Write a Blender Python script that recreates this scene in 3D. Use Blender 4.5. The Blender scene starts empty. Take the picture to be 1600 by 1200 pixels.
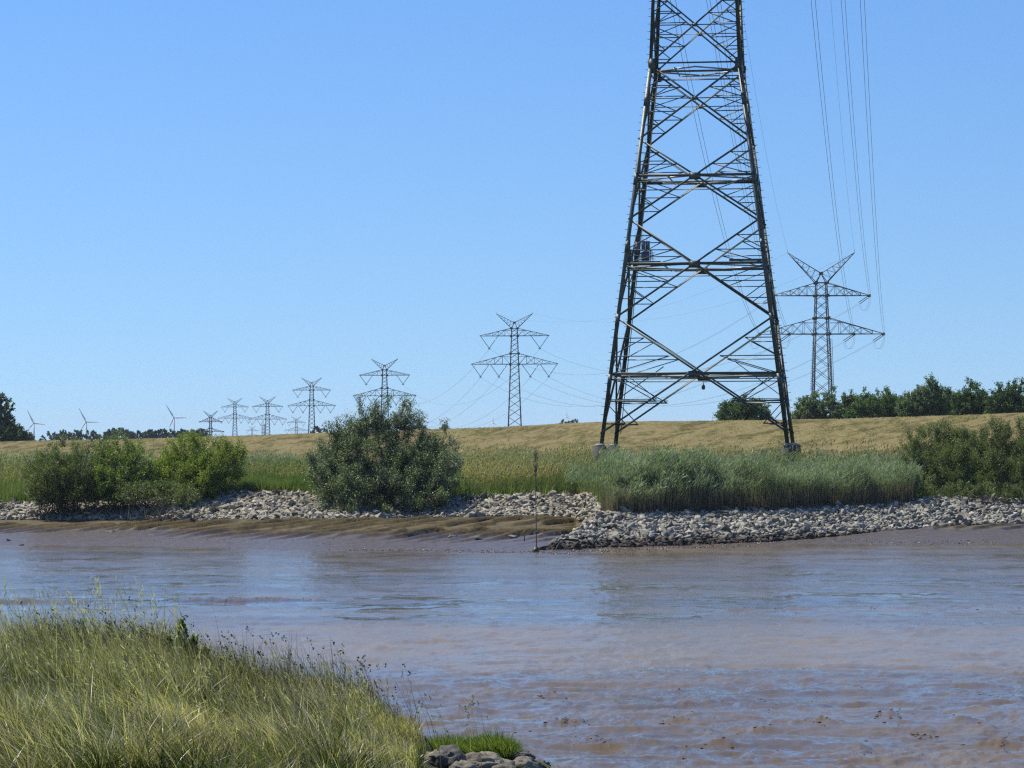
import bpy, bmesh, math, random
import numpy as np
from mathutils import Vector, Matrix, Euler

random.seed(7)
RNG = np.random.default_rng(7)
scene = bpy.context.scene
COL = scene.collection

# ------------------------------------------------------------------ camera, world, sun
FPX = 5000.0                      # focal length in pixels of the 1600 px wide photograph
EYE = 8.0                         # eye height above low water
PITCH, ROLL = math.radians(1.115), math.radians(0.2)
CAM_R = Euler((math.pi / 2 + PITCH, 0, 0)).to_matrix() @ Matrix.Rotation(-ROLL, 3, 'Z')
cam_data = bpy.data.cameras.new('camera')
cam_data.sensor_width = 36.0
cam_data.lens = 36.0 * FPX / 1600.0
cam_data.clip_start = 0.5
cam_data.clip_end = 60000
cam = bpy.data.objects.new('camera', cam_data)
COL.objects.link(cam)
cam.matrix_world = Matrix.Translation((0, 0, EYE)) @ CAM_R.to_4x4()
scene.camera = cam

SUN = Vector((-0.52, 0.40, 0.98)).normalized()
world = bpy.data.worlds.new('World')
scene.world = world
world.use_nodes = True
wn = world.node_tree
wn.nodes.clear()
w_out = wn.nodes.new('ShaderNodeOutputWorld')
w_bg = wn.nodes.new('ShaderNodeBackground')
w_sky = wn.nodes.new('ShaderNodeTexSky')
w_sky.sky_type = 'NISHITA'
w_sky.sun_disc = False
w_sky.sun_elevation = math.asin(SUN.z)
w_sky.sun_rotation = math.atan2(SUN.x, SUN.y)
w_sky.altitude = 150
w_sky.air_density = 1.776
w_sky.dust_density = 0.0
w_sky.ozone_density = 9.22
w_bg.inputs['Strength'].default_value = 0.0975
w_tc = wn.nodes.new('ShaderNodeTexCoord')
w_mp = wn.nodes.new('ShaderNodeMapping')
w_mp.inputs['Location'].default_value = (0, 0, 0.1414)
w_mp.inputs['Scale'].default_value = (1, 1, 1.2665)
wn.links.new(w_tc.outputs['Generated'], w_mp.inputs['Vector'])
wn.links.new(w_mp.outputs[0], w_sky.inputs[0])
w_hs = wn.nodes.new('ShaderNodeHueSaturation')
w_hs.inputs['Saturation'].default_value = 1.173
w_hs.inputs['Hue'].default_value = 0.5121
w_hs.inputs['Value'].default_value = 0.982
wn.links.new(w_sky.outputs[0], w_hs.inputs['Color'])
wn.links.new(w_hs.outputs[0], w_bg.inputs['Color'])
wn.links.new(w_bg.outputs[0], w_out.inputs['Surface'])

sun_data = bpy.data.lights.new('sun', 'SUN')
sun_data.energy = 5.0
sun_data.angle = math.radians(0.5)
sun_data.color = (1.0, 0.94, 0.84)
sun = bpy.data.objects.new('sun', sun_data)
COL.objects.link(sun)
sun.location = (0, 0, 200)
sun.rotation_euler = SUN.to_track_quat('Z', 'Y').to_euler()

scene.cycles.use_denoising = False
scene.cycles.filter_width = 1.3
scene.view_settings.view_transform = 'Standard'
scene.view_settings.look = 'None'
scene.view_settings.exposure = 0.54
scene.view_settings.gamma = 1.0
scene.view_settings.use_curve_mapping = False

# ------------------------------------------------------------------ projection helpers
def ray(px, py):
    """direction (a, 1, b) of the photograph's pixel"""
    v = CAM_R @ Vector(((px - 800) / FPX, -(py - 600) / FPX, -1.0))
    return v.x / v.y, v.z / v.y

def at(px, py, Y):
    a, b = ray(px, py)
    return Vector((a * Y, Y, EYE + b * Y))

def project(p):
    v = CAM_R.transposed() @ (Vector(p) - Vector((0, 0, EYE)))
    return 800 + FPX * v.x / -v.z, 600 - FPX * v.y / -v.z

# ------------------------------------------------------------------ noise
def _hash(ix, iy, seed):
    h = (ix.astype(np.int64) * 374761393 + iy.astype(np.int64) * 668265263 + seed * 982451653) & 0x7fffffff
    h = ((h ^ (h >> 13)) * 1274126177) & 0x7fffffff
    h = h ^ (h >> 16)
    return (h & 0xffff) / 65535.0

def vnoise(x, y, seed=0):
    x = np.asarray(x, float); y = np.asarray(y, float)
    ix = np.floor(x); iy = np.floor(y)
    fx = x - ix; fy = y - iy
    fx = fx * fx * fx * (fx * (fx * 6 - 15) + 10); fy = fy * fy * fy * (fy * (fy * 6 - 15) + 10)
    a = _hash(ix, iy, seed); b = _hash(ix + 1, iy, seed)
    c = _hash(ix, iy + 1, seed); d = _hash(ix + 1, iy + 1, seed)
    return (a + (b - a) * fx) * (1 - fy) + (c + (d - c) * fx) * fy

def fbm(x, y, seed=0, octaves=4, gain=0.5):
    s = 0; amp = 1; tot = 0
    for k in range(octaves):
        s = s + amp * vnoise(x, y, seed + k * 17)
        tot += amp; amp *= gain
        x = x * 2.03 + 5.1; y = y * 2.03 + 3.7
    return s / tot

# ------------------------------------------------------------------ mesh and object helpers
def mesh_np(name, V, Fs, smooth=False, tint=None):
    """V (n,3); Fs: list of index arrays, each (m,k)"""
    V = np.asarray(V, np.float32).reshape(-1, 3)
    Fs = [np.asarray(f, np.int32) for f in Fs if len(f)]
    me = bpy.data.meshes.new(name)
    me.vertices.add(len(V)); me.vertices.foreach_set('co', V.ravel())
    loops = np.concatenate([f.ravel() for f in Fs])
    sizes = np.concatenate([np.full(len(f), f.shape[1], np.int32) for f in Fs])
    starts = np.concatenate([[0], np.cumsum(sizes)[:-1]]).astype(np.int32)
    me.loops.add(len(loops)); me.loops.foreach_set('vertex_index', loops)
    me.polygons.add(len(sizes)); me.polygons.foreach_set('loop_start', starts)
    if smooth:
        me.polygons.foreach_set('use_smooth', np.ones(len(sizes), bool))
    me.update(calc_edges=True)
    if tint is not None:
        at_ = me.attributes.new('tint', 'FLOAT', 'POINT')
        at_.data.foreach_set('value', np.asarray(tint, np.float32).ravel())
    return me

def link(name, me, mat=None, parent=None, kind=None):
    o = bpy.data.objects.new(name, me)
    COL.objects.link(o)
    if mat and me is not None and not me.materials:
        me.materials.append(mat)
    if parent: o.parent = parent
    if kind: o['kind'] = kind
    return o

def empty(name, loc=(0, 0, 0), rz=0.0):
    o = bpy.data.objects.new(name, None)
    COL.objects.link(o)
    o.location = loc; o.rotation_euler = (0, 0, rz)
    o.empty_display_size = 0.5
    return o

def tag(o, label, cat, group=None):
    o['label'] = label; o['category'] = cat
    if group: o['group'] = group
    return o

def copy_tree(o, parent=None):
    c = o.copy(); COL.objects.link(c); c.parent = parent
    for ch in list(o.children): copy_tree(ch, c)
    return c

class MB:
    def __init__(s): s.V = []; s.F = {}; s.n = 0
    def add(s, verts, faces):
        for f in faces: s.F.setdefault(len(f), []).append([i + s.n for i in f])
        s.V.extend([tuple(v) for v in verts]); s.n += len(verts)
    def bar(s, p, q, w, t=None, side=None):
        p = Vector(p); q = Vector(q); t = w if t is None else t
        d = q - p
        if d.length < 1e-6: return
        d.normalize()
        side = Vector(side) if side is not None else (Vector((0, 0, 1)) if abs(d.z) < 0.9 else Vector((1, 0, 0)))
        u = side - d * side.dot(d)
        if u.length < 1e-4: u = d.orthogonal()
        u.normalize(); v = d.cross(u)
        u = u * (w / 2); v = v * (t / 2)
        c = [p - u - v, p + u - v, p + u + v, p - u + v, q - u - v, q + u - v, q + u + v, q - u + v]
        s.add(c, [(0, 1, 5, 4), (1, 2, 6, 5), (2, 3, 7, 6), (3, 0, 4, 7), (3, 2, 1, 0), (4, 5, 6, 7)])
    def angle(s, p, q, u, v, w, t):
        """L section running from p to q, flanges along u and v"""
        p = Vector(p); q = Vector(q); d = (q - p).normalized()
        u = Vector(u); u = (u - d * u.dot(d)).normalized()
        v = Vector(v); v = (v - d * v.dot(d)); v = (v - u * v.dot(u)).normalized()
        prof = [(0, 0), (w, 0), (w, t), (t, t), (t, w), (0, w)]
        c = [p + u * a + v * b for a, b in prof] + [q + u * a + v * b for a, b in prof]
        f = [(i, (i + 1) % 6, 6 + (i + 1) % 6, 6 + i) for i in range(6)]
        f += [(3, 2, 1, 0), (5, 4, 3, 0), (6, 7, 8, 9), (6, 9, 10, 11)]
        s.add(c, f)
    def box(s, lo, hi):
        x0, y0, z0 = lo; x1, y1, z1 = hi
        c = [(x0, y0, z0), (x1, y0, z0), (x1, y1, z0), (x0, y1, z0), (x0, y0, z1), (x1, y0, z1), (x1, y1, z1), (x0, y1, z1)]
        s.add(c, [(0, 3, 2, 1), (4, 5, 6, 7), (0, 1, 5, 4), (1, 2, 6, 5), (2, 3, 7, 6), (3, 0, 4, 7)])
    def tube(s, pts, rad, n=5):
        pts = [Vector(p) for p in pts]
        rad = rad if hasattr(rad, '__len__') else [rad] * len(pts)
        base = s.n; V = []
        prev = None
        for i, p in enumerate(pts):
            d = (pts[min(i + 1, len(pts) - 1)] - pts[max(i - 1, 0)])
            d = d.normalized() if d.length > 1e-9 else Vector((0, 0, 1))
            u = d.orthogonal().normalized() if prev is None else (prev - d * prev.dot(d)).normalized()
            prev = u; v = d.cross(u)
            for k in range(n):
                a = 2 * math.pi * k / n
                V.append(p + (u * math.cos(a) + v * math.sin(a)) * rad[i])
        F = []
        for i in range(len(pts) - 1):
            for k in range(n):
                F.append((i * n + k, i * n + (k + 1) % n, (i + 1) * n + (k + 1) % n, (i + 1) * n + k))
        F.append(tuple(reversed(range(n)))); F.append(tuple(range((len(pts) - 1) * n, len(pts) * n)))
        s.add(V, F)
    def mesh(s, name, smooth=False):
        return mesh_np(name, np.array(s.V), [np.array(f) for f in s.F.values()], smooth)
    def build(s, name, mat, parent=None, smooth=False, kind=None):
        return link(name, s.mesh(name, smooth), mat, parent, kind)

# ------------------------------------------------------------------ materials
def new_mat(name):
    m = bpy.data.materials.new(name); m.use_nodes = True
    nt = m.node_tree; nt.nodes.clear()
    out = nt.nodes.new('ShaderNodeOutputMaterial')
    return m, nt, out

def ramp(nt, stops, interp='LINEAR'):
    r = nt.nodes.new('ShaderNodeValToRGB')
    cr = r.color_ramp; cr.interpolation = interp
    while len(cr.elements) > 1: cr.elements.remove(cr.elements[-1])
    cr.elements[0].position = stops[0][0]; cr.elements[0].color = (*stops[0][1], 1)
    for p, c in stops[1:]:
        e = cr.elements.new(p); e.color = (*c, 1)
    return r

def tex_coord(nt, scale=(1, 1, 1), kind='Object', rot=(0, 0, 0)):
    tc = nt.nodes.new('ShaderNodeTexCoord'); mp = nt.nodes.new('ShaderNodeMapping')
    mp.inputs['Scale'].default_value = scale
    mp.inputs['Rotation'].default_value = rot
    nt.links.new(tc.outputs[kind], mp.inputs['Vector'])
    return mp.outputs['Vector']

def noise(nt, vec, scale, detail=4, rough=0.55, dist=0.0):
    n = nt.nodes.new('ShaderNodeTexNoise')
    n.inputs['Scale'].default_value = scale; n.inputs['Detail'].default_value = detail
    n.inputs['Roughness'].default_value = rough; n.inputs['Distortion'].default_value = dist
    nt.links.new(vec, n.inputs['Vector'])
    return n.outputs['Fac']

def math_node(nt, op, a, b=None, clamp=False):
    n = nt.nodes.new('ShaderNodeMath'); n.operation = op; n.use_clamp = clamp
    for i, x in enumerate((a, b)):
        if x is None: continue
        if hasattr(x, 'links'): nt.links.new(x, n.inputs[i])
        else: n.inputs[i].default_value = x
    return n.outputs[0]

def mix_col(nt, fac, a, b, mode='MIX'):
    n = nt.nodes.new('ShaderNodeMix'); n.data_type = 'RGBA'; n.blend_type = mode
    for sock, x in ((n.inputs[0], fac), (n.inputs[6], a), (n.inputs[7], b)):
        if hasattr(x, 'links'): nt.links.new(x, sock)
        elif isinstance(x, tuple): sock.default_value = (*x, 1)
        else: sock.default_value = x
    return n.outputs[2]

def map_range(nt, v, a, b, c=0.0, d=1.0, smooth=True):
    n = nt.nodes.new('ShaderNodeMapRange')
    n.interpolation_type = 'SMOOTHSTEP' if smooth else 'LINEAR'
    nt.links.new(v, n.inputs[0])
    for i, x in enumerate((a, b, c, d)): n.inputs[i + 1].default_value = x
    return n.outputs[0]

def bump(nt, h, strength, dist):
    b = nt.nodes.new('ShaderNodeBump')
    b.inputs['Strength'].default_value = strength; b.inputs['Distance'].default_value = dist
    nt.links.new(h, b.inputs['Height'])
    return b.outputs[0]

def principled(nt, out, base=None, rough=0.6, metal=0.0, normal=None, spec=None, ior=None):
    p = nt.nodes.new('ShaderNodeBsdfPrincipled')
    def put(sock, x):
        if x is None: return
        if hasattr(x, 'links'): nt.links.new(x, sock)
        elif isinstance(x, tuple): sock.default_value = (*x, 1)
        else: sock.default_value = x
    put(p.inputs['Base Color'], base); put(p.inputs['Roughness'], rough); put(p.inputs['Metallic'], metal)
    put(p.inputs['Specular IOR Level'], spec); put(p.inputs['IOR'], ior)
    if normal is not None: nt.links.new(normal, p.inputs['Normal'])
    if out is not None: nt.links.new(p.outputs[0], out.inputs['Surface'])
    return p

def simple_mat(name, col, rough=0.6, var=0.25, scale=1.5, metal=0.0):
    m, nt, out = new_mat(name)
    v = tex_coord(nt)
    f = noise(nt, v, scale, 5, 0.6)
    lo = tuple(c * (1 - var) for c in col); hi = tuple(min(1, c * (1 + var)) for c in col)
    r = ramp(nt, [(0.3, lo), (0.7, hi)]); nt.links.new(f, r.inputs[0])
    principled(nt, out, r.outputs[0], rough, metal)
    return m

def leaf_mat(name, stops, rough=0.5, transl=0.3, transl_gain=(1.3, 1.6, 0.6), spec=0.22):
    """leaf colour picked per leaf through the 'tint' attribute"""
    m, nt, out = new_mat(name)
    a = nt.nodes.new('ShaderNodeAttribute'); a.attribute_name = 'tint'
    r = ramp(nt, stops); nt.links.new(a.outputs['Fac'], r.inputs[0])
    p = principled(nt, None, r.outputs[0], rough, 0, spec=spec)
    t = nt.nodes.new('ShaderNodeBsdfTranslucent')
    g = mix_col(nt, 1.0, r.outputs[0], transl_gain, 'MULTIPLY')
    nt.links.new(g, t.inputs['Color'])
    mx = nt.nodes.new('ShaderNodeMixShader'); mx.inputs[0].default_value = transl
    nt.links.new(p.outputs[0], mx.inputs[1]); nt.links.new(t.outputs[0], mx.inputs[2])
    nt.links.new(mx.outputs[0], out.inputs['Surface'])
    return m

M = {}
def steel_mat(name, col, rust=(0.10, 0.06, 0.04), rough=0.5):
    m, nt, out = new_mat(name)
    v = tex_coord(nt)
    f = noise(nt, v, 1.2, 6, 0.65)
    r = ramp(nt, [(0.25, tuple(c * 0.7 for c in col)), (0.55, col), (0.8, tuple(c * 1.35 for c in col))])
    nt.links.new(f, r.inputs[0])
    g = noise(nt, v, 4.0, 5, 0.7)
    k = map_range(nt, g, 0.62, 0.74)
    c = mix_col(nt, k, r.outputs[0], rust)
    principled(nt, out, c, rough, 0.0, spec=0.5)
    return m
M['steel'] = steel_mat('green_painted_steel', (0.036, 0.055, 0.044), rust=(0.06, 0.045, 0.032), rough=0.45)
M['steel_light'] = steel_mat('pale_steel_angle', (0.24, 0.24, 0.21), rust=(0.2, 0.19, 0.16), rough=0.4)  # paler steel tone for ladders and diaphragm bars
M['pylon'] = steel_mat('grey_green_pylon_steel', (0.040, 0.050, 0.056), rough=0.55)
M['insulator'] = simple_mat('insulator_green', (0.05, 0.075, 0.06), 0.25)
M['wire'] = simple_mat('aluminium_wire', (0.10, 0.11, 0.13), 0.5, metal=0.0)
M['cabinet'] = simple_mat('cabinet_paint', (0.11, 0.135, 0.175), 0.45, 0.15, 2.0)
M['turbine'] = simple_mat('turbine_paint_hazed', (0.50, 0.54, 0.60), 0.5, 0.03)  # white paint greyed blue, distance haze put into its colour
M['turbine_white'] = simple_mat('turbine_white', (0.72, 0.74, 0.76), 0.5, 0.03)

def concrete_mat():
    m, nt, out = new_mat('footing_concrete')
    v = tex_coord(nt)
    f = noise(nt, v, 3.0, 6, 0.6)
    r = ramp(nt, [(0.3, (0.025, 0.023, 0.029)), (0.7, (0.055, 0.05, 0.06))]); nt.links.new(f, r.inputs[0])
    nrm = bump(nt, noise(nt, v, 9.0, 4), 0.4, 0.02)
    principled(nt, out, r.outputs[0], 0.85, normal=nrm)
    return m
M['concrete'] = concrete_mat()
M['concrete_cap'] = simple_mat('footing_cap', (0.20, 0.215, 0.18), 0.8, 0.2, 4)

def stone_mat(name, stops, moss=0.0, sc=1.2):
    m, nt, out = new_mat(name)
    oi = nt.nodes.new('ShaderNodeAttribute'); oi.attribute_name = 'tint'
    v = tex_coord(nt)
    info = nt.nodes.new('ShaderNodeObjectInfo')
    g = nt.nodes.new('ShaderNodeNewGeometry')
    n1 = noise(nt, g.outputs['Position'], sc, 5, 0.6)
    s = math_node(nt, 'ADD', math_node(nt, 'MULTIPLY', n1, 0.75), math_node(nt, 'MULTIPLY', math_node(nt, 'ADD', oi.outputs['Fac'], info.outputs['Random']), 0.30))
    n0 = noise(nt, g.outputs['Position'], 0.35, 3, 0.6)
    s = math_node(nt, 'SUBTRACT', s, math_node(nt, 'MULTIPLY', map_range(nt, n0, 0.50, 0.66), 0.22))
    r = ramp(nt, stops); nt.links.new(s, r.inputs[0])
    h = noise(nt, g.outputs['Position'], 6.0, 6, 0.65)
    # wet dark foot close to the water
    z = nt.nodes.new('ShaderNodeSeparateXYZ'); nt.links.new(g.outputs['Position'], z.inputs[0])
    wet = map_range(nt, math_node(nt, 'ADD', z.outputs['Z'], math_node(nt, 'MULTIPLY', n1, -0.9)), 0.0, 0.55)
    c = mix_col(nt, wet, (0.06, 0.05, 0.04), r.outputs[0])
    principled(nt, out, c, 0.9, normal=bump(nt, h, 0.5, 0.06), spec=0.12)
    return m
M['stone'] = stone_mat('riprap_stone', [(0.25, (0.085, 0.078, 0.060)), (0.5, (0.17, 0.159, 0.125)), (0.75, (0.255, 0.24, 0.192)), (1.0, (0.36, 0.34, 0.275))])
M['stone_warm'] = stone_mat('riprap_stone_warm', [(0.25, (0.095, 0.083, 0.058)), (0.5, (0.19, 0.17, 0.125)), (0.75, (0.275, 0.25, 0.188)), (1.0, (0.37, 0.34, 0.26))])

# leaf palettes
M['willow'] = leaf_mat('silver_willow_leaf', [(0.0, (0.028, 0.042, 0.016)), (0.5, (0.068, 0.092, 0.038)), (0.8, (0.15, 0.175, 0.090)), (0.86, (0.26, 0.28, 0.19)), (1.0, (0.48, 0.49, 0.38))], 0.4, 0.28, spec=0.3)
M['bush'] = leaf_mat('green_willow_leaf', [(0.0, (0.057, 0.083, 0.025)), (0.5, (0.124, 0.163, 0.044)), (0.85, (0.229, 0.264, 0.071)), (1.0, (0.532, 0.529, 0.268))], 0.45, 0.35)
M['bush_dark'] = leaf_mat('dull_willow_leaf', [(0.0, (0.055, 0.069, 0.029)), (0.5, (0.111, 0.130, 0.049)), (0.85, (0.190, 0.212, 0.085)), (1.0, (0.510, 0.478, 0.282))], 0.5, 0.30)
M['bush_yellow'] = leaf_mat('yellow_green_leaf', [(0.0, (0.064, 0.083, 0.020)), (0.5, (0.144, 0.180, 0.037)), (0.85, (0.273, 0.284, 0.058)), (1.0, (0.514, 0.485, 0.199))], 0.45, 0.40)
M['tree'] = leaf_mat('tree_leaf', [(0.0, (0.037, 0.061, 0.023)), (0.6, (0.089, 0.137, 0.046)), (1.0, (0.191, 0.260, 0.087))], 0.55, 0.28)
M['poplar'] = leaf_mat('poplar_leaf', [(0.0, (0.054, 0.080, 0.042)), (0.6, (0.113, 0.154, 0.075)), (1.0, (0.257, 0.308, 0.171))], 0.5, 0.30)
M['far_tree'] = leaf_mat('hazed_far_tree_leaf', [(0.0, (0.064, 0.093, 0.071)), (0.6, (0.108, 0.144, 0.108)), (1.0, (0.159, 0.201, 0.137))], 0.7, 0.1)  # distance haze put into the leaf colour as a paler, bluish tone
M['bark'] = simple_mat('bark', (0.07, 0.055, 0.042), 0.9, 0.35, 3)
M['dead_twig'] = simple_mat('grey_twig', (0.17, 0.15, 0.12), 0.9, 0.3, 2)
M['reed'] = leaf_mat('reed_leaf', [(0.0, (0.115, 0.086, 0.060)), (0.25, (0.221, 0.176, 0.123)), (0.42, (0.127, 0.152, 0.075)), (0.7, (0.184, 0.226, 0.136)), (0.9, (0.271, 0.307, 0.211)), (1.0, (0.369, 0.377, 0.290))], 0.45, 0.42, (1.1, 1.3, 0.7))
M['meadow'] = leaf_mat('meadow_grass', [(0.0, (0.072, 0.098, 0.028)), (0.3, (0.103, 0.134, 0.046)), (0.55, (0.153, 0.170, 0.070)), (0.72, (0.234, 0.197, 0.104)), (1.0, (0.377, 0.304, 0.197))], 0.5, 0.42)
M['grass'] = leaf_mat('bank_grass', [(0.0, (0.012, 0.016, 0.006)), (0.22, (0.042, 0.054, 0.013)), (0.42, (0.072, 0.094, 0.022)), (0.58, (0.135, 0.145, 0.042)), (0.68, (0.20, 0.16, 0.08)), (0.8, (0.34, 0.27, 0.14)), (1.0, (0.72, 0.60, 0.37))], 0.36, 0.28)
M['stalk'] = leaf_mat('seed_stalk', [(0.0, (0.032, 0.023, 0.016)), (0.3, (0.090, 0.077, 0.045)), (0.6, (0.234, 0.198, 0.117)), (1.0, (0.495, 0.432, 0.306))], 0.6, 0.35)
M['tuft'] = leaf_mat('fresh_tuft_grass', [(0.0, (0.045, 0.074, 0.018)), (0.6, (0.099, 0.139, 0.032)), (0.85, (0.182, 0.204, 0.072)), (1.0, (0.302, 0.285, 0.144))], 0.45, 0.42)

# ------------------------------------------------------------------ terrain profile of the far bank
def rows(pts):
    """list of (px, row) -> (a array, b array)"""
    ab = [ray(px, py) for px, py in pts]
    return np.array([p[0] for p in ab]), np.array([p[1] for p in ab])

R_WATER = rows([(-400, 850), (0, 851), (250, 854), (540, 862), (850, 864), (950, 858), (1100, 854), (1300, 851), (1450, 851), (1600, 849), (2000, 846)])
R_FOOT = rows([(-400, 812), (0, 812), (300, 813), (520, 812), (650, 809), (840, 806), (900, 809), (925, 830), (955, 855), (1100, 850), (1200, 846), (1300, 838), (1400, 827), (1500, 820), (1600, 817), (2000, 812)])
R_TOP = rows([(-400, 788), (0, 789), (100, 784), (200, 785), (280, 776), (340, 768), (480, 771), (520, 786), (640, 789), (730, 780), (850, 775), (925, 776), (945, 796), (1000, 800), (1100, 797), (1200, 795), (1300, 790), (1450, 781), (1530, 780), (1600, 783), (2000, 780)])
R_CREST = rows([(-400, 692), (0, 690), (200, 686), (400, 680), (750, 668), (930, 660), (1120, 657), (1300, 654.5), (1450, 650), (1600, 645), (2000, 640)])
CREST_Y = (np.array([-400, 0, 400, 750, 930, 1300, 1600, 2000]), np.array([860, 800, 720, 640, 600, 540, 470, 420]))
SLOPE = 0.19

def profile(a):
    """far-bank cross-section along the ray direction a: key distances and heights"""
    px = 800 + a * FPX
    bw = np.interp(a, *R_WATER); bf = np.interp(a, *R_FOOT); bt = np.interp(a, *R_TOP); bc = np.interp(a, *R_CREST)
    Yw = EYE / -bw
    # foot: mud rises at 4 %; solve z = s (Y-Yw), z = EYE + b Y
    s = 0.045
    Yf = np.maximum((EYE + s * Yw) / (s - bf), Yw + 0.4)
    zf = EYE + bf * Yf
    Yt = (EYE - zf + SLOPE * Yf) / (SLOPE - bt)
    zt = EYE + bt * Yt
    Yc = np.interp(px, *CREST_Y)
    zc = EYE + bc * Yc
    return Yw, Yf, zf, Yt, zt, Yc, zc

def height(a, Y):
    """vectorised ground height of the far side"""
    a = np.asarray(a, float); Y = np.asarray(Y, float)
    Yw, Yf, zf, Yt, zt, Yc, zc = profile(a)
    z = np.where(Y < Yw, (Y - Yw) * 0.04, 0.0)
    def seg(z, Y0, z0, Y1, z1):
        t = np.clip((Y - Y0) / np.maximum(Y1 - Y0, 1e-3), 0, 1)
        return np.where((Y >= Y0) & (Y < Y1), z0 + (z1 - z0) * t, z)
    z = seg(z, Yw, 0 * Yw, Yf, zf)
    z = seg(z, Yf, zf, Yt, zt)
    Ym = np.full_like(Yw, 340.0); zm = np.full_like(Yw, 4.25)
    z = seg(z, Yt, zt, Ym, zm)
    Yd = Yc - 68 - (zc - 10) * 4; zd = np.full_like(Yw, 4.7)
    z = seg(z, Ym, zm, Yd, zd)
    t = np.clip((Y - Yd) / (Yc - Yd), 0, 1)
    z = np.where((Y >= Yd) & (Y < Yc), zd + (zc - zd) * (t ** 0.92), z)
    z = seg(z, Yc, zc, Yc + 5, zc)
    z = seg(z, Yc + 5, zc, Yc + 45, 3.2 + 0 * zc)
    z = np.where(Y >= Yc + 45, 3.2, z)
    return z

def sheet(name, A, YY, Z, mat, kind='structure', smooth=True):
    X = A * YY
    nr, nc = X.shape
    V = np.stack([X, YY, Z], -1).reshape(-1, 3)
    i = np.arange(nr - 1)[:, None] * nc + np.arange(nc - 1)[None, :]
    F = np.stack([i, i + 1, i + nc + 1, i + nc], -1).reshape(-1, 4)
    return link(name, mesh_np(name, V, [F], smooth), mat, None, kind)

A_COLS = (np.linspace(-420, 2020, 830) - 800) / FPX

def mud_mat():
    m, nt, out = new_mat('tidal_mud')
    g = nt.nodes.new('ShaderNodeNewGeometry')
    mp = nt.nodes.new('ShaderNodeMapping'); nt.links.new(g.outputs['Position'], mp.inputs['Vector'])
    mp.inputs['Scale'].default_value = (1, 0.35, 1)
    sep = nt.nodes.new('ShaderNodeSeparateXYZ'); nt.links.new(g.outputs['Position'], sep.inputs[0])
    n1 = noise(nt, mp.outputs[0], 0.35, 6, 0.6, 0.3)
    n2 = noise(nt, mp.outputs[0], 2.2, 6, 0.65)
    hz = math_node(nt, 'ADD', sep.outputs['Z'], math_node(nt, 'MULTIPLY', math_node(nt, 'SUBTRACT', n1, 0.5), 0.9))
    wet = ramp(nt, [(0.3, (0.055, 0.042, 0.028)), (0.7, (0.10, 0.078, 0.053))]); nt.links.new(n2, wet.inputs[0])
    alg = ramp(nt, [(0.3, (0.030, 0.023, 0.008)), (0.5, (0.070, 0.050, 0.014)), (0.75, (0.098, 0.074, 0.026))]); nt.links.new(n2, alg.inputs[0])
    k = map_range(nt, hz, 0.78, 1.12)
    c = mix_col(nt, k, wet.outputs[0], alg.outputs[0])
    shell = noise(nt, g.outputs['Position'], 9.0, 2, 0.5)
    sh = math_node(nt, 'MULTIPLY', map_range(nt, shell, 0.72, 0.78), math_node(nt, 'SUBTRACT', 1.0, k))
    c = mix_col(nt, sh, c, (0.42, 0.37, 0.32))
    rough = math_node(nt, 'ADD', math_node(nt, 'MULTIPLY', k, 0.38), 0.38)
    nb = bump(nt, math_node(nt, 'ADD', n2, math_node(nt, 'MULTIPLY', n1, 0.6)), 0.55, 0.05)
    principled(nt, out, c, rough, normal=nb, spec=0.2)
    return m
M['mud'] = mud_mat()

def ground_mat(name, stops, sc=0.5, stretch=(1, 1, 1), rough=0.9, fine=6.0, bdist=0.15):
    m, nt, out = new_mat(name)
    g = nt.nodes.new('ShaderNodeNewGeometry')
    mp = nt.nodes.new('ShaderNodeMapping'); nt.links.new(g.outputs['Position'], mp.inputs['Vector'])
    mp.inputs['Scale'].default_value = stretch
    n1 = noise(nt, mp.outputs[0], sc, 6, 0.65, 0.4)
    n2 = noise(nt, mp.outputs[0], fine, 5, 0.7)
    s = math_node(nt, 'ADD', math_node(nt, 'MULTIPLY', n1, 0.6), math_node(nt, 'MULTIPLY', n2, 0.4))
    r = ramp(nt, stops); nt.links.new(s, r.inputs[0])
    principled(nt, out, r.outputs[0], rough, normal=bump(nt, n2, 0.8, bdist), spec=0.06)
    return m
M['soil'] = ground_mat('marsh_soil', [(0.35, (0.035, 0.04, 0.02)), (0.65, (0.075, 0.08, 0.035))])
M['under_stone'] = ground_mat('stone_gap_soil', [(0.35, (0.02, 0.018, 0.015)), (0.65, (0.05, 0.045, 0.036))], 2.0)
M['dike'] = ground_mat('dry_dike_grass', [(0.36, (0.040, 0.042, 0.011)), (0.43, (0.072, 0.063, 0.019)), (0.50, (0.138, 0.112, 0.045)), (0.57, (0.182, 0.147, 0.066)), (0.66, (0.080, 0.076, 0.020))], 0.22, (1, 0.5, 1), 0.95, 0.9, 0.4)
M['field'] = ground_mat('far_fields', [(0.35, (0.09, 0.10, 0.04)), (0.65, (0.16, 0.15, 0.07))], 0.004, (1, 1, 1), 0.95, 0.05)

def strip(Y0, Y1, n, power=1.0):
    t = np.linspace(0, 1, n) ** power
    return Y0[None, :] + (Y1 - Y0)[None, :] * t[:, None]

Yw, Yf, zf, Yt, zt, Yc, zc = profile(A_COLS)
AA = lambda n: np.repeat(A_COLS[None, :], n, 0)
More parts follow.
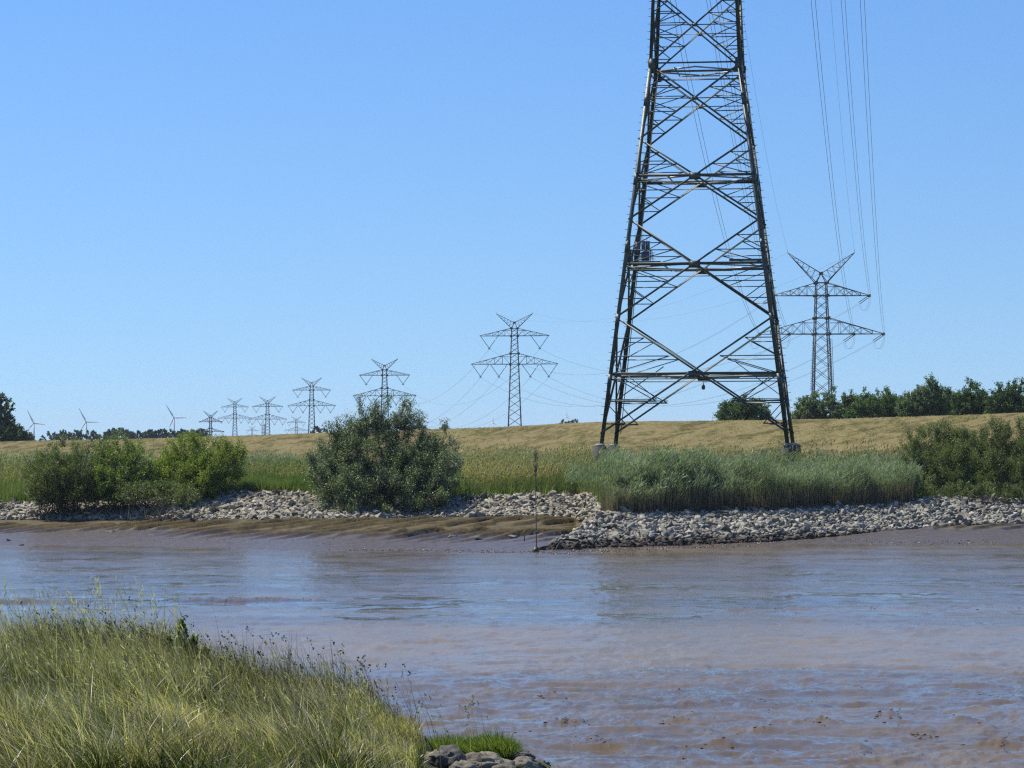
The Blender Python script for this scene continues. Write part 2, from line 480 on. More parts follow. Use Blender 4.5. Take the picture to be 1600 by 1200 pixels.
# mud flat with eroded ledges
n = 150
Y = np.concatenate([strip(Yw - 35, Yw, 6)[:-1], strip(Yw, Yf + 0.8, n - 5)]); A = AA(len(Y))
Z = height(A, Y)
X = A * Y
ledge_c = (Y - 1.7 * X + 16 * fbm(X * 0.07, Y * 0.07, 3, 4) + 0.7 * fbm(X * 0.5, Y * 0.3, 5, 2)) / 4.2
fr_ = ledge_c % 1.0
saw = np.where(fr_ < 0.16, (fr_ / 0.16) ** 2 * (3 - 2 * fr_ / 0.16), 1 - (fr_ - 0.16) / 0.84)
saw = saw * (0.35 + 0.65 * fbm(np.floor(ledge_c) * 7.3, X * 0.16, 8, 2) * 1.6)
relief = np.clip((Z - 0.35) / 0.4, 0, 1) * np.clip((Yf[None, :] + 0.4 - Y) / 2.0, 0, 1)
patch = np.clip((fbm(X * 0.05, Y * 0.12, 9, 3) - 0.40) / 0.15, 0.15, 1)
Z = Z + relief * patch * (0.40 * saw ** 1.3 - 0.10) + 0.05 * (fbm(X * 0.5, Y * 0.5, 21, 4) - 0.5)
mud = sheet('mud_bank', A, Y, Z, M['mud'])
# soil under the stones
Y = strip(Yf + 0.8, Yt, 24); A = AA(24)
Z0 = height(A, Y)
Z0 += 0.25 * (fbm(A * Y * 0.3, Y * 0.3, 31, 3) - 0.5) * np.clip((Y - Yf - 0.8) / 1.5, 0, 1) * np.clip((Yt - Y) / 1.5, 0, 1)
sheet('stone_bank_ground', A, Y, Z0, M['under_stone'])
# marsh between stones and dike
Yd = Yc - 68 - (zc - 10) * 4
Y = np.concatenate([strip(Yt, np.full_like(Yt, 340.0), 24)[:-1], strip(np.full_like(Yt, 340.0), Yd, 14)]); A = AA(len(Y))
sheet('marsh_ground', A, Y, height(A, Y), M['soil'])
# dike
Y = np.concatenate([strip(Yd, Yc, 90)[:-1], strip(Yc, Yc + 5, 4)[:-1], strip(Yc + 5, Yc + 45, 8)]); A = AA(len(Y))
X = A * Y
Z = height(A, Y) + 0.35 * (fbm(X * 0.09, Y * 0.05, 41, 4) - 0.5) * np.clip((Y - Yd) / 8, 0, 1) * np.clip((Yc + 44 - Y) / 10, 0, 1) \
    + 0.10 * (fbm(X * 0.9, Y * 0.35, 43, 3) - 0.5) * np.clip((Y - Yd) / 8, 0, 1) * np.clip((Yc + 44 - Y) / 10, 0, 1)
sheet('dike_embankment', A, Y, Z, M['dike'])
Y = np.concatenate([strip(Yc + 45, np.full_like(Yc, 1200.0), 6)[:-1], strip(np.full_like(Yc, 1200.0), np.full_like(Yc, 15000.0), 12)]); A = AA(len(Y)) * 1.0
sheet('far_field_ground', A, Y, np.full_like(Y, 3.2), M['field'])

# ------------------------------------------------------------------ water
def water_mat():
    m, nt, out = new_mat('silty_river_water')
    g = nt.nodes.new('ShaderNodeNewGeometry')
    def mapped(sc):
        mp = nt.nodes.new('ShaderNodeMapping'); nt.links.new(g.outputs['Position'], mp.inputs['Vector'])
        mp.inputs['Scale'].default_value = sc
        return mp.outputs[0]
    big = noise(nt, mapped((0.015, 0.10, 1)), 1.0, 4, 0.55, 0.4)
    water_tone = ramp(nt, [(0.35, (0.080, 0.060, 0.034)), (0.55, (0.104, 0.078, 0.046)), (0.72, (0.130, 0.100, 0.062))]); nt.links.new(big, water_tone.inputs[0])
    small = noise(nt, mapped((0.9, 1.1, 1)), 1.3, 6, 0.62, 0.5)
    mid = noise(nt, mapped((0.28, 0.34, 1)), 1.0, 5, 0.6, 0.4)
    at_r = nt.nodes.new('ShaderNodeAttribute'); at_r.attribute_name = 'ruffle'
    ruf = at_r.outputs['Fac']
    h = math_node(nt, 'ADD', math_node(nt, 'MULTIPLY', small, 0.5), mid)
    h = math_node(nt, 'MULTIPLY', h, math_node(nt, 'ADD', math_node(nt, 'MULTIPLY', ruf, 0.9), 0.10))
    rough = math_node(nt, 'ADD', math_node(nt, 'MULTIPLY', ruf, 0.20), 0.07)
    at_s = nt.nodes.new('ShaderNodeAttribute'); at_s.attribute_name = 'water_tone'
    base = mix_col(nt, at_s.outputs['Fac'], water_tone.outputs[0], (0.205, 0.170, 0.118))  # base colour mixed towards a lighter tan
    p = principled(nt, out, base, rough, ior=1.33, spec=0.32)
    nt.links.new(bump(nt, h, 1.0, 0.14), p.inputs['Normal'])
    return m
M['water'] = water_mat()
rws = np.concatenate([np.linspace(1225, 1040, 210), np.linspace(1039, 843, 190)[1:]])
bb = np.array([ray(800, r)[1] for r in rws])
Yr = EYE / -bb
aw = (np.linspace(-260, 1860, 980) - 800) / FPX
A = np.repeat(aw[None, :], len(Yr), 0); Y = np.repeat(Yr[:, None], len(aw), 1)
X = A * Y
ROW = np.repeat(rws[:, None], len(aw), 1)
# how ruffled the surface is: bands drawn out along the current, broken up by patches
warp = 14 * (fbm(X * 0.02, Y * 0.05, 81, 3) - 0.5) + 10 * (fbm(X * 0.09, Y * 0.12, 83, 3) - 0.5)
band = np.interp(ROW + warp, [840, 862, 880, 905, 925, 938, 958, 972, 990, 1035, 1052, 1100, 1160, 1230],
                 [.55, .60, .50, .50, .36, .28, .28, .48, .85, .85, .50, .42, .40, .42])
pt = 0.6 * fbm(X * 0.16, Y * 0.22, 84, 4) + 0.4 * fbm(X * 0.7, Y * 0.5, 86, 3)
RUF = np.clip(band + np.where(ROW > 1040, 2.8, 1.6) * (pt - 0.5), 0, 1)
wx = fbm(X * 0.25, Y * 0.3, 61, 3) * 3
chop = np.clip((fbm(X * 0.10, Y * 0.16, 66, 3) - 0.42) / 0.2, 0, 1)
near = np.clip((126 - Y) / 30, 0, 1)
ridge = np.clip(1 - np.abs(2 * fbm(X * 0.75 + wx, Y * 1.0, 68, 4) - 1), 0, 1)
Z = 0.16 * (fbm(X * 0.33 + wx * .5, Y * 0.5, 62, 4, 0.55) - 0.5) * (0.25 + 0.75 * near)
Z += (0.07 + 0.08 * RUF) * (fbm(X * 1.05 + wx, Y * 0.75, 64, 3, 0.6) - 0.5)
Z += np.clip((150 - Y) / 50, 0, 1) * 0.085 * (fbm(X * 3.2 + wx, Y * 2.3, 65, 3, 0.6) - 0.5)
Z += near * (0.15 + chop) * 0.09 * (ridge ** 4 - 0.2)
near2 = np.clip((142 - Y) / 40, 0, 1)
Z += (0.16 + 0.16 * near2) * (fbm(X * 0.42 + wx, Y * 0.62, 67, 3, 0.45) - 0.5)
def seam(Y0f, x0, x1, hgt, wid, seed):
    c = Y0f + 2.2 * (fbm(X * 0.05, X * 0 + seed, seed, 3) - 0.5)
    env = np.clip((X - x0) / 3, 0, 1) * np.clip((x1 - X) / 5, 0, 1)
    return hgt * env * np.exp(-((Y - c) / wid) ** 2) * (0.1 + 1.6 * fbm(X * 2.2, Y * 2.2, seed + 1, 4))
sm = (seam(166.5, -40, -5.0, 0.20, 0.9, 71) + seam(156.5, 6, 40, 0.12, 0.6, 73)) * np.clip((fbm(X * 0.35, Y * 0.5, 75, 3) - .35) / .2, .1, 1)
Z += sm; RUF = np.clip(RUF + sm * 9, 0, 1)
for px, py, sc1 in [(735, 1112, 1.0), (890, 1130, 1.2), (930, 1160, 1.0), (1285, 1133, 1.3), (1180, 1140, .8), (860, 1088, .8), (1390, 1120, .7), (1130, 1162, .8), (1500, 1125, .6), (1045, 1125, .8), (970, 1095, .6), (1060, 1170, .8), (1440, 1150, .9), (1190, 1097, .7), (1560, 1165, .9), (1330, 1170, .7)]:
    a_, b_ = ray(px, py); yy = EYE / -b_; xx = a_ * yy
    Z += 0.20 * sc1 * np.exp(-((X - xx) / (0.65 * sc1)) ** 2 - ((Y - yy) / (0.5 * sc1)) ** 2) * fbm((X - xx) * 3.5, (Y - yy) * 3.0, int(px), 4) * 1.4
Zs = np.clip((Y - Yr.min()) / 0.5, 0, 1)
water = sheet('river_water', A, Y, Z, M['water'])
Yr_w, aw_w, Z_w = Yr, aw, Z
TAN_BAND = np.clip(np.interp(ROW + warp * 1.4, [940, 975, 995, 1035, 1060, 1100], [0, .25, .62, .62, .2, .12]) + 0.5 * (pt - .5) + np.clip(sm * 1.5, 0, .2), 0, 1)  # lighter tan band across the river, broken up by patches
sl_ = water.data.attributes.new('water_tone', 'FLOAT', 'POINT'); sl_.data.foreach_set('value', TAN_BAND.astype(np.float32).ravel())
ra_ = water.data.attributes.new('ruffle', 'FLOAT', 'POINT'); ra_.data.foreach_set('value', RUF.astype(np.float32).ravel())

# ------------------------------------------------------------------ riprap stones
def stone_mesh(rng, name):
    pts = rng.normal(size=(10, 3)); pts /= np.linalg.norm(pts, axis=1)[:, None]
    pts *= rng.uniform(0.8, 1.1, (10, 1))
    pts *= np.array([0.70, 0.48, 0.29])
    bm = bmesh.new()
    for p in pts: bm.verts.new(p)
    r = bmesh.ops.convex_hull(bm, input=bm.verts)
    for v in [e for e in r['geom_interior'] if isinstance(e, bmesh.types.BMVert)]:
        bm.verts.remove(v)
    bmesh.ops.triangulate(bm, faces=bm.faces)
    me = bpy.data.meshes.new(name); bm.to_mesh(me); bm.free()
    at_ = me.attributes.new('tint', 'FLOAT', 'POINT')
    at_.data.foreach_set('value', np.full(len(me.vertices), rng.uniform(0, 1), np.float32))
    return me
srng = np.random.default_rng(11)
STONES = [stone_mesh(srng, 'stone') for _ in range(12)]
STONES_W = [m.copy() for m in STONES]
for m_ in STONES: m_.materials.append(M['stone'])
for m_ in STONES_W: m_.materials.append(M['stone_warm'])

def rand_rot(rng, n, tilt=0.45):
    out = []
    for _ in range(n):
        out.append(Euler((rng.normal(0, tilt), rng.normal(0, tilt), rng.uniform(0, 6.28))).to_matrix())
    return out

def stones(parent_name, label, px_rng, n_total, size, rng, meshes, mat, mask=None, span=None):
    root = empty(parent_name, (0, 285, 2)); tag(root, label, 'stone embankment')
    P = []; S = []
    lo, hi = ray(px_rng[0], 800)[0], ray(px_rng[1], 800)[0]
    while len(P) < n_total:
        a = rng.uniform(lo, hi, 4000)
        Yw, Yf, zf, Yt, zt, Yc, zc = profile(a)
        if span is None:
            y0, y1 = Yf - 0.3, Yt + 1.2
        else:
            y0, y1 = span(a, Yw, Yf, Yt)
        L = y1 - y0
        keep = rng.uniform(0, 22, len(a)) < L
        t = rng.uniform(0, 1, len(a))
        Y = y0 + L * t
        if mask is not None: keep &= mask(a, Y)
        z = height(a, Y)
        for k in np.nonzero(keep)[0]:
            sz = size * float(np.clip(rng.lognormal(-0.12, 0.42), 0.35, 2.4))
            P.append((a[k] * Y[k], Y[k], z[k] + 0.10 * sz)); S.append(sz)
            if len(P) >= n_total: break
    P = np.array(P); S = np.array(S)
    order = np.argsort(-(S / P[:, 1]))
    R = rand_rot(rng, n_total)
    # the 300 that show largest: parts
    for k in order[:300]:
        if True:
            o = bpy.data.objects.new('stone', meshes[int(rng.integers(len(meshes)))])
            COL.objects.link(o); o.parent = root
            o.matrix_local = Matrix.Translation(Vector(P[k]) - root.location) @ R[k].to_4x4() @ Matrix.Scale(S[k], 4)
    V = []; F = []; T = []; n0 = 0
    data = []
    for me in meshes:
        v = np.zeros(len(me.vertices) * 3); me.vertices.foreach_get('co', v)
        f = np.zeros(len(me.polygons) * 3, np.int32); me.polygons.foreach_get('vertices', f)
        data.append((v.reshape(-1, 3), f.reshape(-1, 3)))
    loc = np.array(root.location)
    for k in order[300:]:
        v, f = data[int(rng.integers(len(data)))]
        V.append((v @ np.array(R[k]).T) * S[k] + P[k] - loc); F.append(f + n0); n0 += len(v)
        T.append(np.full(len(v), rng.uniform(0, 1.6)))
    link('stone_fill', mesh_np('stone_fill', np.concatenate(V), [np.concatenate(F)], False, np.concatenate(T)), mat, root, 'stuff')
    return root

A945 = ray(938, 800)[0]
stones('stone_embankment', 'long grey stone revetment below the bushes on the left far bank', (-60, 950), 9500, 0.47, srng, STONES_W, M['stone_warm'],
       mask=lambda a, Y: a < A945 + 0.0005)
# the spit: from its tip at px 850 to the right edge
T_TOP = rows([(846, 860), (870, 846), (900, 829), (925, 814), (945, 801), (960, 800)])
T_BOT = rows([(846, 862), (870, 861), (900, 860), (925, 858), (960, 856)])
def spit_span(a, Yw, Yf, Yt):
    tip = a < ray(958, 800)[0]
    y0 = np.where(tip, np.minimum(EYE / -np.interp(a, *T_BOT), Yf), Yf - 0.5)
    bt = np.interp(a, *T_TOP)
    # stone heap top on a 19 % slope rising from the water's edge
    yt = (EYE + SLOPE * y0) / (SLOPE - bt)
    return y0, np.where(tip, np.maximum(yt, y0 + 0.3), Yt + 1.0)
_h0 = height
def height_spit(a, Y):
    a = np.asarray(a, float); Y = np.asarray(Y, float)
    z = _h0(a, Y)
    tip = (a > ray(846, 800)[0]) & (a < ray(958, 800)[0])
    y0 = EYE / -np.interp(a, *T_BOT)
    bt = np.interp(a, *T_TOP); yt = (EYE + SLOPE * y0) / (SLOPE - bt)
    zz = SLOPE * (Y - y0)
    return np.where(tip & (Y < yt + 0.5) & (Y > y0 - 1), np.maximum(z, zz), z)
height = height_spit
stones('stone_spit', 'grey stone spit running out from the reeds into the river on the right', (846, 1690), 9500, 0.45, srng, STONES, M['stone'], span=spit_span)
height = _h0
# low mound carrying the spit's tip
at_ = np.linspace(ray(846, 800)[0], ray(962, 800)[0], 40)
y0 = EYE / -np.interp(at_, *T_BOT); bt = np.interp(at_, *T_TOP); yt = (EYE + SLOPE * y0) / (SLOPE - bt)
t = np.concatenate([np.linspace(0, 1, 14), [1.12, 1.3]])[:, None]
Y = y0 + (yt - y0) * t
Z = np.where(t <= 1, SLOPE * (Y - y0), SLOPE * (yt - y0) * (1 - (t - 1) * 5)) - 0.12
sheet('spit_ground', np.repeat(at_[None, :], len(t), 0), Y, Z, M['under_stone'])

# strip of brown shell and clay debris along the waterline
def debris(name, pxs, rowf, n, label, spread, rng):
    V = []; F = []; T = []; n0 = 0
    base = [(m_, ) for m_ in STONES[:6]]
    dat = []
    for me in STONES[:6]:
        v = np.zeros(len(me.vertices) * 3); me.vertices.foreach_get('co', v)
        f = np.zeros(len(me.polygons) * 3, np.int32); me.polygons.foreach_get('vertices', f)
        dat.append((v.reshape(-1, 3), f.reshape(-1, 3)))
    for _ in range(n):
        px = rng.uniform(*pxs); row = np.interp(px, *rowf) + rng.normal(0, spread)
        a, b = ray(px, row); Y = EYE / -b
        z = max(float(height(np.array([a]), np.array([Y]))[0]), 0.0)
        v, f = dat[int(rng.integers(6))]
        s = rng.uniform(0.04, 0.16)
        R = np.array(Euler((rng.normal(0, .4), rng.normal(0, .4), rng.uniform(0, 6))).to_matrix())
        V.append((v @ R.T) * s + np.array([a * Y, Y, z + 0.02])); F.append(f + n0); n0 += len(v)
        T.append(np.full(len(v), rng.uniform(0, 1)))
    o = link(name, mesh_np(name, np.concatenate(V), [np.concatenate(F)], False, np.concatenate(T)), M['debris'], None, 'stuff')
    tag(o, label, 'debris')
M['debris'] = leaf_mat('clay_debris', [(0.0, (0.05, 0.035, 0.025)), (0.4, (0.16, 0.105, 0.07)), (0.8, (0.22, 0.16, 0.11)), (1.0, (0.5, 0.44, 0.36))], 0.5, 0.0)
debris('debris', (540, 860), ([540, 700, 860], [861, 862, 864]), 380, 'thin line of brown clay lumps and shells along the waterline left of the stone spit', 0.5, srng)
debris('debris', (860, 1300), ([860, 950, 1100, 1200, 1300], [863, 860, 854, 850, 843]), 1300, 'band of reddish clay lumps along the foot of the stone spit', 2.0, srng)
debris('debris', (1300, 1560), ([1300, 1420, 1560], [848, 850, 849]), 260, 'sparse pale shells on the smooth mud at the right waterline', 0.8, srng)
debris('debris', (60, 540), ([60, 300, 540], [838, 845, 852]), 300, 'sparse pale shells and clods on the wet mud at the left', 6.0, srng)

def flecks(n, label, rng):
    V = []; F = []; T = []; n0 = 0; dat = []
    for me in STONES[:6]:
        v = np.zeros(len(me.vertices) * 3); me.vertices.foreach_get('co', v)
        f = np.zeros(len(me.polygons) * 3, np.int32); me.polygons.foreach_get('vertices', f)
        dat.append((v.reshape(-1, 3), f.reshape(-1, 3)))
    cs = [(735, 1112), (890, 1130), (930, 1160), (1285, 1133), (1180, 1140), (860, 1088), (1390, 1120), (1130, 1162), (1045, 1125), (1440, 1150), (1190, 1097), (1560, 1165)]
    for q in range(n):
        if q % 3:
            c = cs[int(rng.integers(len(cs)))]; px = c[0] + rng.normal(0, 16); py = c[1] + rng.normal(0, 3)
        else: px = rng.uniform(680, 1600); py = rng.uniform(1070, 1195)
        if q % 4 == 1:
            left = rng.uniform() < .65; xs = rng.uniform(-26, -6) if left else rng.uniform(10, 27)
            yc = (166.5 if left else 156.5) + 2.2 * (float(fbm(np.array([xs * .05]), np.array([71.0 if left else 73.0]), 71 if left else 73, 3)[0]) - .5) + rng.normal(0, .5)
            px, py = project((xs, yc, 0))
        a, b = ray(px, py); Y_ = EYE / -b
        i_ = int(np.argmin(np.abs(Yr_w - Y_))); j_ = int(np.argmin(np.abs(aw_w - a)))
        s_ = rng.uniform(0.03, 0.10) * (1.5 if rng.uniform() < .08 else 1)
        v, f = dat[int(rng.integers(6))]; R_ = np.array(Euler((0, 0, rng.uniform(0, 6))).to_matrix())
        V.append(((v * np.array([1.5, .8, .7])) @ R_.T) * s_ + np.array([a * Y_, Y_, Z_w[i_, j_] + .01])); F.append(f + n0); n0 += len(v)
        T.append(np.full(len(v), rng.uniform(0, .3) if rng.uniform() < .93 else .8))  # a few coloured lighter, as painted glints on the crests
    o = link('drift_and_glints', mesh_np('drift_and_glints', np.concatenate(V), [np.concatenate(F)], False, np.concatenate(T)), M['debris'], None, 'stuff'); tag(o, label, 'drift_and_glints')
flecks(380, 'small dark flecks of drifting wood and weed with a few lighter painted glints on the near water', np.random.default_rng(77))

# single stones lying on the mud
for px, py, s, lab in [(185, 821, .75, 'small pale stone on the ochre mud, upper of the two below the left bushes'),
                       (171, 832, .85, 'dark wedge-shaped stone on the mud below the left bushes'),
                       (12, 845, .5, 'little dark stone on wet mud at the left edge'),
                       (34, 853, .45, 'tiny stone at the waterline near the left edge'),
                       (709, 841, 1.0, 'flat stone on wet mud, leftmost of three right of the big willow'),
                       (750, 843, .9, 'flat stone on wet mud, middle one of three left of the stake'),
                       (801, 840, .75, 'roundish stone on wet mud, nearest to the stake'),
                       (832, 833, .9, 'clump-like stone on the mud just left of the stake')]:
    a, b = ray(px, py)
    ys = np.linspace(240, 300, 600); zs = height(np.full(600, a), ys); hit = ys[np.argmax(zs - (EYE + b * ys) > 0)]
    o = bpy.data.objects.new('stone', STONES[int(srng.integers(12))]); COL.objects.link(o)
    o.location = (a * hit, hit, float(height(np.array([a]), np.array([hit]))[0]) + 0.08)
    o.scale = (s * 0.9, s * 0.8, s * 0.75); o.rotation_euler = (0.1, 0.05, float(srng.uniform(0, 0.6)))
    tag(o, lab, 'stone', 'stones lying on the mud')

# ------------------------------------------------------------------ vegetation generators
def leaf_quads(C, D, N, L, W):
    """rhombic leaves: centre C, long axis D, normal-ish N, length L, width W"""
    D = D / np.linalg.norm(D, axis=1)[:, None]
    S = np.cross(D, N); S /= (np.linalg.norm(S, axis=1)[:, None] + 1e-9)
    L = L[:, None]; W = W[:, None]
    V = np.stack([C - D * L / 2, C + S * W / 2 + D * L * .05, C + D * L / 2, C - S * W / 2 + D * L * .05], 1)
    F = np.arange(len(C) * 4).reshape(-1, 4)
    return V.reshape(-1, 3), F

def crown(rng, lobes, n, leaf, aspect=3.0, clump=0.9, nclump=None, spray=1.0, up=0.6, pale=0.12, tint_mu=0.45):
    """lobes: (cx, cy, cz, rx, ry, rz). returns V, F, tint, clump centres"""
    lobes = np.array(lobes, float)
    area = (lobes[:, 3] * lobes[:, 5] + lobes[:, 3] * lobes[:, 4]) ; w = area / area.sum()
    nclump = nclump or max(12, n // 90)
    li = rng.choice(len(lobes), nclump, p=w)
    d = rng.normal(size=(nclump, 3)); d /= np.linalg.norm(d, axis=1)[:, None]
    r = rng.uniform(0.25, 1.0, nclump) ** 0.38 * rng.uniform(0.86, 1.12, nclump)
    C = lobes[li, :3] + d * r[:, None] * lobes[li, 3:6]
    out = d * 1.0; out[:, 2] += up; out /= np.linalg.norm(out, axis=1)[:, None]
    ctint = rng.normal(0, 0.13, nclump)
    k = rng.integers(0, nclump, n)
    # leaves strung along a twig leaving the clump centre
    sub = rng.integers(0, 5, n)
    tw = rng.normal(0, 0.42, (nclump, 5, 3))
    dirs = out[k] + tw[k, sub]; dirs /= np.linalg.norm(dirs, axis=1)[:, None]
    s = rng.uniform(-0.45, 1.0, n) * clump * spray
    P = C[k] + dirs * s[:, None] + rng.normal(0, 0.16 * clump, (n, 3))
    D = dirs + rng.normal(0, 0.55, (n, 3))
    N = rng.normal(size=(n, 3)); N[:, 2] += 0.6
    L = leaf * rng.uniform(0.7, 1.3, n); W = L / aspect
    V, F = leaf_quads(P, D, N, L, W)
    t = np.clip(tint_mu + ctint[k] + rng.normal(0, 0.12, n), 0.02, 0.86)
    p = rng.uniform(0, 1, n) < pale
    t = np.where(p, rng.uniform(0.86, 1.0, n), t)
    return V, F, np.repeat(t, 4), C

def limbs(mb, base, targets, r0, rng, stems=1, spread=0.3, n=5):
    base = Vector(base)
    for T in targets:
        T = Vector(T)
        b = base + Vector((rng.normal(0, spread), rng.normal(0, spread), 0)) if stems > 1 else base
        mid = b.lerp(T, 0.45) + Vector((rng.normal(0, .2), rng.normal(0, .2), abs(rng.normal(0.25, .2)))) * (T - b).length * 0.18
        r = r0 * rng.uniform(0.5, 1.0)
        mb.tube([b, b.lerp(mid, .5), mid, T], [r, r * .8, r * .55, r * .12], n)

def plant(name, label, cat, base, lobes, n, leaf, mat, rng, group=None, trunk_r=0.15, stems=1, spread=0.3, nlimb=14, **kw):
    root = empty(name, base); tag(root, label, cat, group)
    b = np.array(base)
    V, F, t, C = crown(rng, lobes, n, leaf, **kw)
    me = mesh_np('crown', V - b, [F], False, t)
    link('crown', me, mat, root)
    mb = MB()
    idx = rng.choice(len(C), min(nlimb, len(C)), replace=False)
    if stems == 1:
        top = Vector((float(np.mean([l[0] for l in lobes])), float(np.mean([l[1] for l in lobes])), float(np.mean([l[2] for l in lobes])))) - Vector(base)
        mb.tube([Vector((0, 0, -0.4)), top * 0.35 + Vector((rng.normal(0, .1), 0, 0)), top, top * 1.25], [trunk_r * 1.25, trunk_r, trunk_r * .7, trunk_r * .2], 7)
        tr = mb.build('trunk', M['bark'], root, True)
        mb2 = MB()
        for j in idx:
            s = top * float(rng.uniform(0.35, 0.95)); T = Vector(C[j] - b)
            mb2.tube([s, s.lerp(T, .5) + Vector((0, 0, .15)), T], [trunk_r * .35, trunk_r * .22, trunk_r * .06], 4)
        lb = mb2.build('limbs', M['bark'], tr, True, 'stuff')
    else:
        limbs(mb, (0, 0, -0.2), [C[j] - b for j in idx], trunk_r, rng, stems, spread, 4)
        mb.build('stems', M['bark'], root, True, 'stuff')
    return root

def lobe(px, py_top, w_px, Y, zb, depth=None, frac=1.0):
    """ellipsoid whose silhouette spans w_px around px and whose top is at row py_top, bottom at height zb"""
    top = at(px, py_top, Y); r = w_px / 2 / FPX * Y
    rz = (top.z - zb) / 2 * frac
    return (top.x, Y, top.z - rz, r, depth or r * 0.9, rz)

vr = np.random.default_rng(23)
def gz(px, Y):
    return float(height(np.array([ray(px, 790)[0]]), np.array([Y]))[0])

# the big silver willow
Yb = 290.0; zb = gz(600, Yb)
wl = [lobe(614, 614, 54, Yb, 7.0), lobe(626, 628, 50, Yb + 1, 5.8), lobe(545, 644, 64, Yb, 4.6), lobe(575, 626, 74, Yb, 4.4), lobe(578, 646, 96, Yb, 3.2, 4.5), lobe(520, 680, 64, Yb, 3.0),
      lobe(690, 664, 48, Yb + 1, 5.0), lobe(684, 684, 66, Yb, 3.2, 4.5), lobe(640, 700, 110, Yb - 1.5, 2.6, 4.0), lobe(652, 678, 56, Yb, 3.6, 3.0), lobe(560, 706, 140, Yb - 2, 2.4, 3.8), lobe(600, 745, 170, Yb - 3, 2.2, 3.0),
      lobe(505, 706, 40, Yb, 4.2), lobe(702, 720, 40, Yb, 2.8), lobe(545, 752, 90, Yb - 4, 1.7, 2.0), lobe(600, 742, 120, Yb - 6, 1.3, 2.2), lobe(660, 740, 110, Yb - 5, 1.6, 2.2), lobe(560, 770, 70, Yb - 6, 1.2, 1.4)]
plant('willow', 'large silvery grey-green willow overhanging the stones left of the middle', 'tree', (at(605, 780, Yb).x, Yb, zb), wl, 230000, 0.185, M['willow'], vr,
      trunk_r=0.16, stems=8, spread=0.9, nlimb=90, aspect=3.6, clump=1.0, nclump=620, up=0.9, pale=0.22, tint_mu=0.36)
# sparse twiggy top on its right
wl2 = [lobe(632, 628, 36, Yb, 8.0), lobe(650, 640, 34, Yb, 8.3)]
root = bpy.data.objects['willow']
V, F, t, C = crown(vr, wl2, 1500, 0.22, 3.6, 0.6, 40, pale=0.25)
link('top_sprays', mesh_np('top_sprays', V - np.array(root.location), [F], False, t), M['willow'], root, 'stuff')
mb = MB()
for c in C[:26]:
    s = at(615, 668, Yb) - root.location; T = Vector(c) - root.location
    mb.tube([s, s.lerp(T, .5) + Vector((.1, 0, .1)), T], [.05, .035, .012], 4)
mb.build('top_twigs', M['dead_twig'], root, True, 'stuff')

Yb = 296.0
plant('willow_bush', 'dull green rounded willow bush above the stones, leftmost of the far bank bushes', 'bush', (at(100, 780, Yb).x, Yb, gz(100, Yb)),
      [lobe(108, 688, 74, Yb, 4.0), lobe(72, 704, 60, Yb, 3.2), lobe(95, 715, 115, Yb - 1, 2.6, 3.5), lobe(150, 688, 50, Yb + 1, 3.5), lobe(115, 736, 125, Yb - 1, 2.9, 2.2)],
      80600, 0.175, M['bush_dark'], vr, 'willow bushes on the far bank', trunk_r=0.07, stems=9, spread=1.5, nlimb=70, aspect=3.2, clump=0.8, nclump=420, pale=0.05, up=1.0)
plant('willow_bush', 'fresh green willow bush with pale shoots, middle one of the three left bushes', 'bush', (at(190, 780, Yb - 1).x, Yb - 1, gz(190, Yb - 1)),
      [lobe(192, 681, 62, Yb, 4.0), lobe(178, 700, 70, Yb - 1, 3.2), lobe(215, 700, 60, Yb - 1, 3.4), lobe(195, 720, 120, Yb - 1, 2.9, 2.8), lobe(185, 742, 110, Yb - 2, 2.9, 2.0)],
      77500, 0.175, M['bush'], vr, 'willow bushes on the far bank', trunk_r=0.07, stems=9, spread=1.4, nlimb=60, aspect=3.2, clump=0.8, nclump=400, pale=0.12, up=1.0)
plant('willow_bush', 'broad yellow-green willow bush, right one of the three left bushes', 'bush', (at(310, 775, Yb + 2).x, Yb + 2, gz(310, Yb + 2)),
      [lobe(325, 676, 90, Yb + 2, 4.2), lobe(285, 680, 70, Yb + 2, 4.2), lobe(355, 690, 56, Yb + 3, 4.5), lobe(300, 705, 130, Yb + 1, 3.0, 3.5), lobe(262, 715, 60, Yb, 3.2), lobe(290, 735, 110, Yb - 1, 2.8, 2.5), lobe(345, 715, 70, Yb + 2, 3.6)],
      80600, 0.175, M['bush_yellow'], vr, 'willow bushes on the far bank', trunk_r=0.06, stems=9, spread=1.6, nlimb=80, aspect=3.2, clump=0.8, nclump=420, pale=0.08, up=1.1)
plant('shrub', 'low grey-green scrubby shrub on the stones in front of the left bushes', 'shrub', (at(245, 785, Yb - 8).x, Yb - 8, gz(245, Yb - 8)),
      [lobe(215, 755, 60, Yb - 6, 3.0, 1.2), lobe(255, 754, 70, Yb - 6, 3.0, 1.2), lobe(290, 762, 36, Yb - 8, 2.7, 1.0)],
      9000, 0.16, M['bush_dark'], vr, None, trunk_r=0.03, stems=9, spread=1.2, nlimb=60, aspect=2.6, clump=0.5, nclump=160, pale=0.1, up=.6)
Yb = 300.0
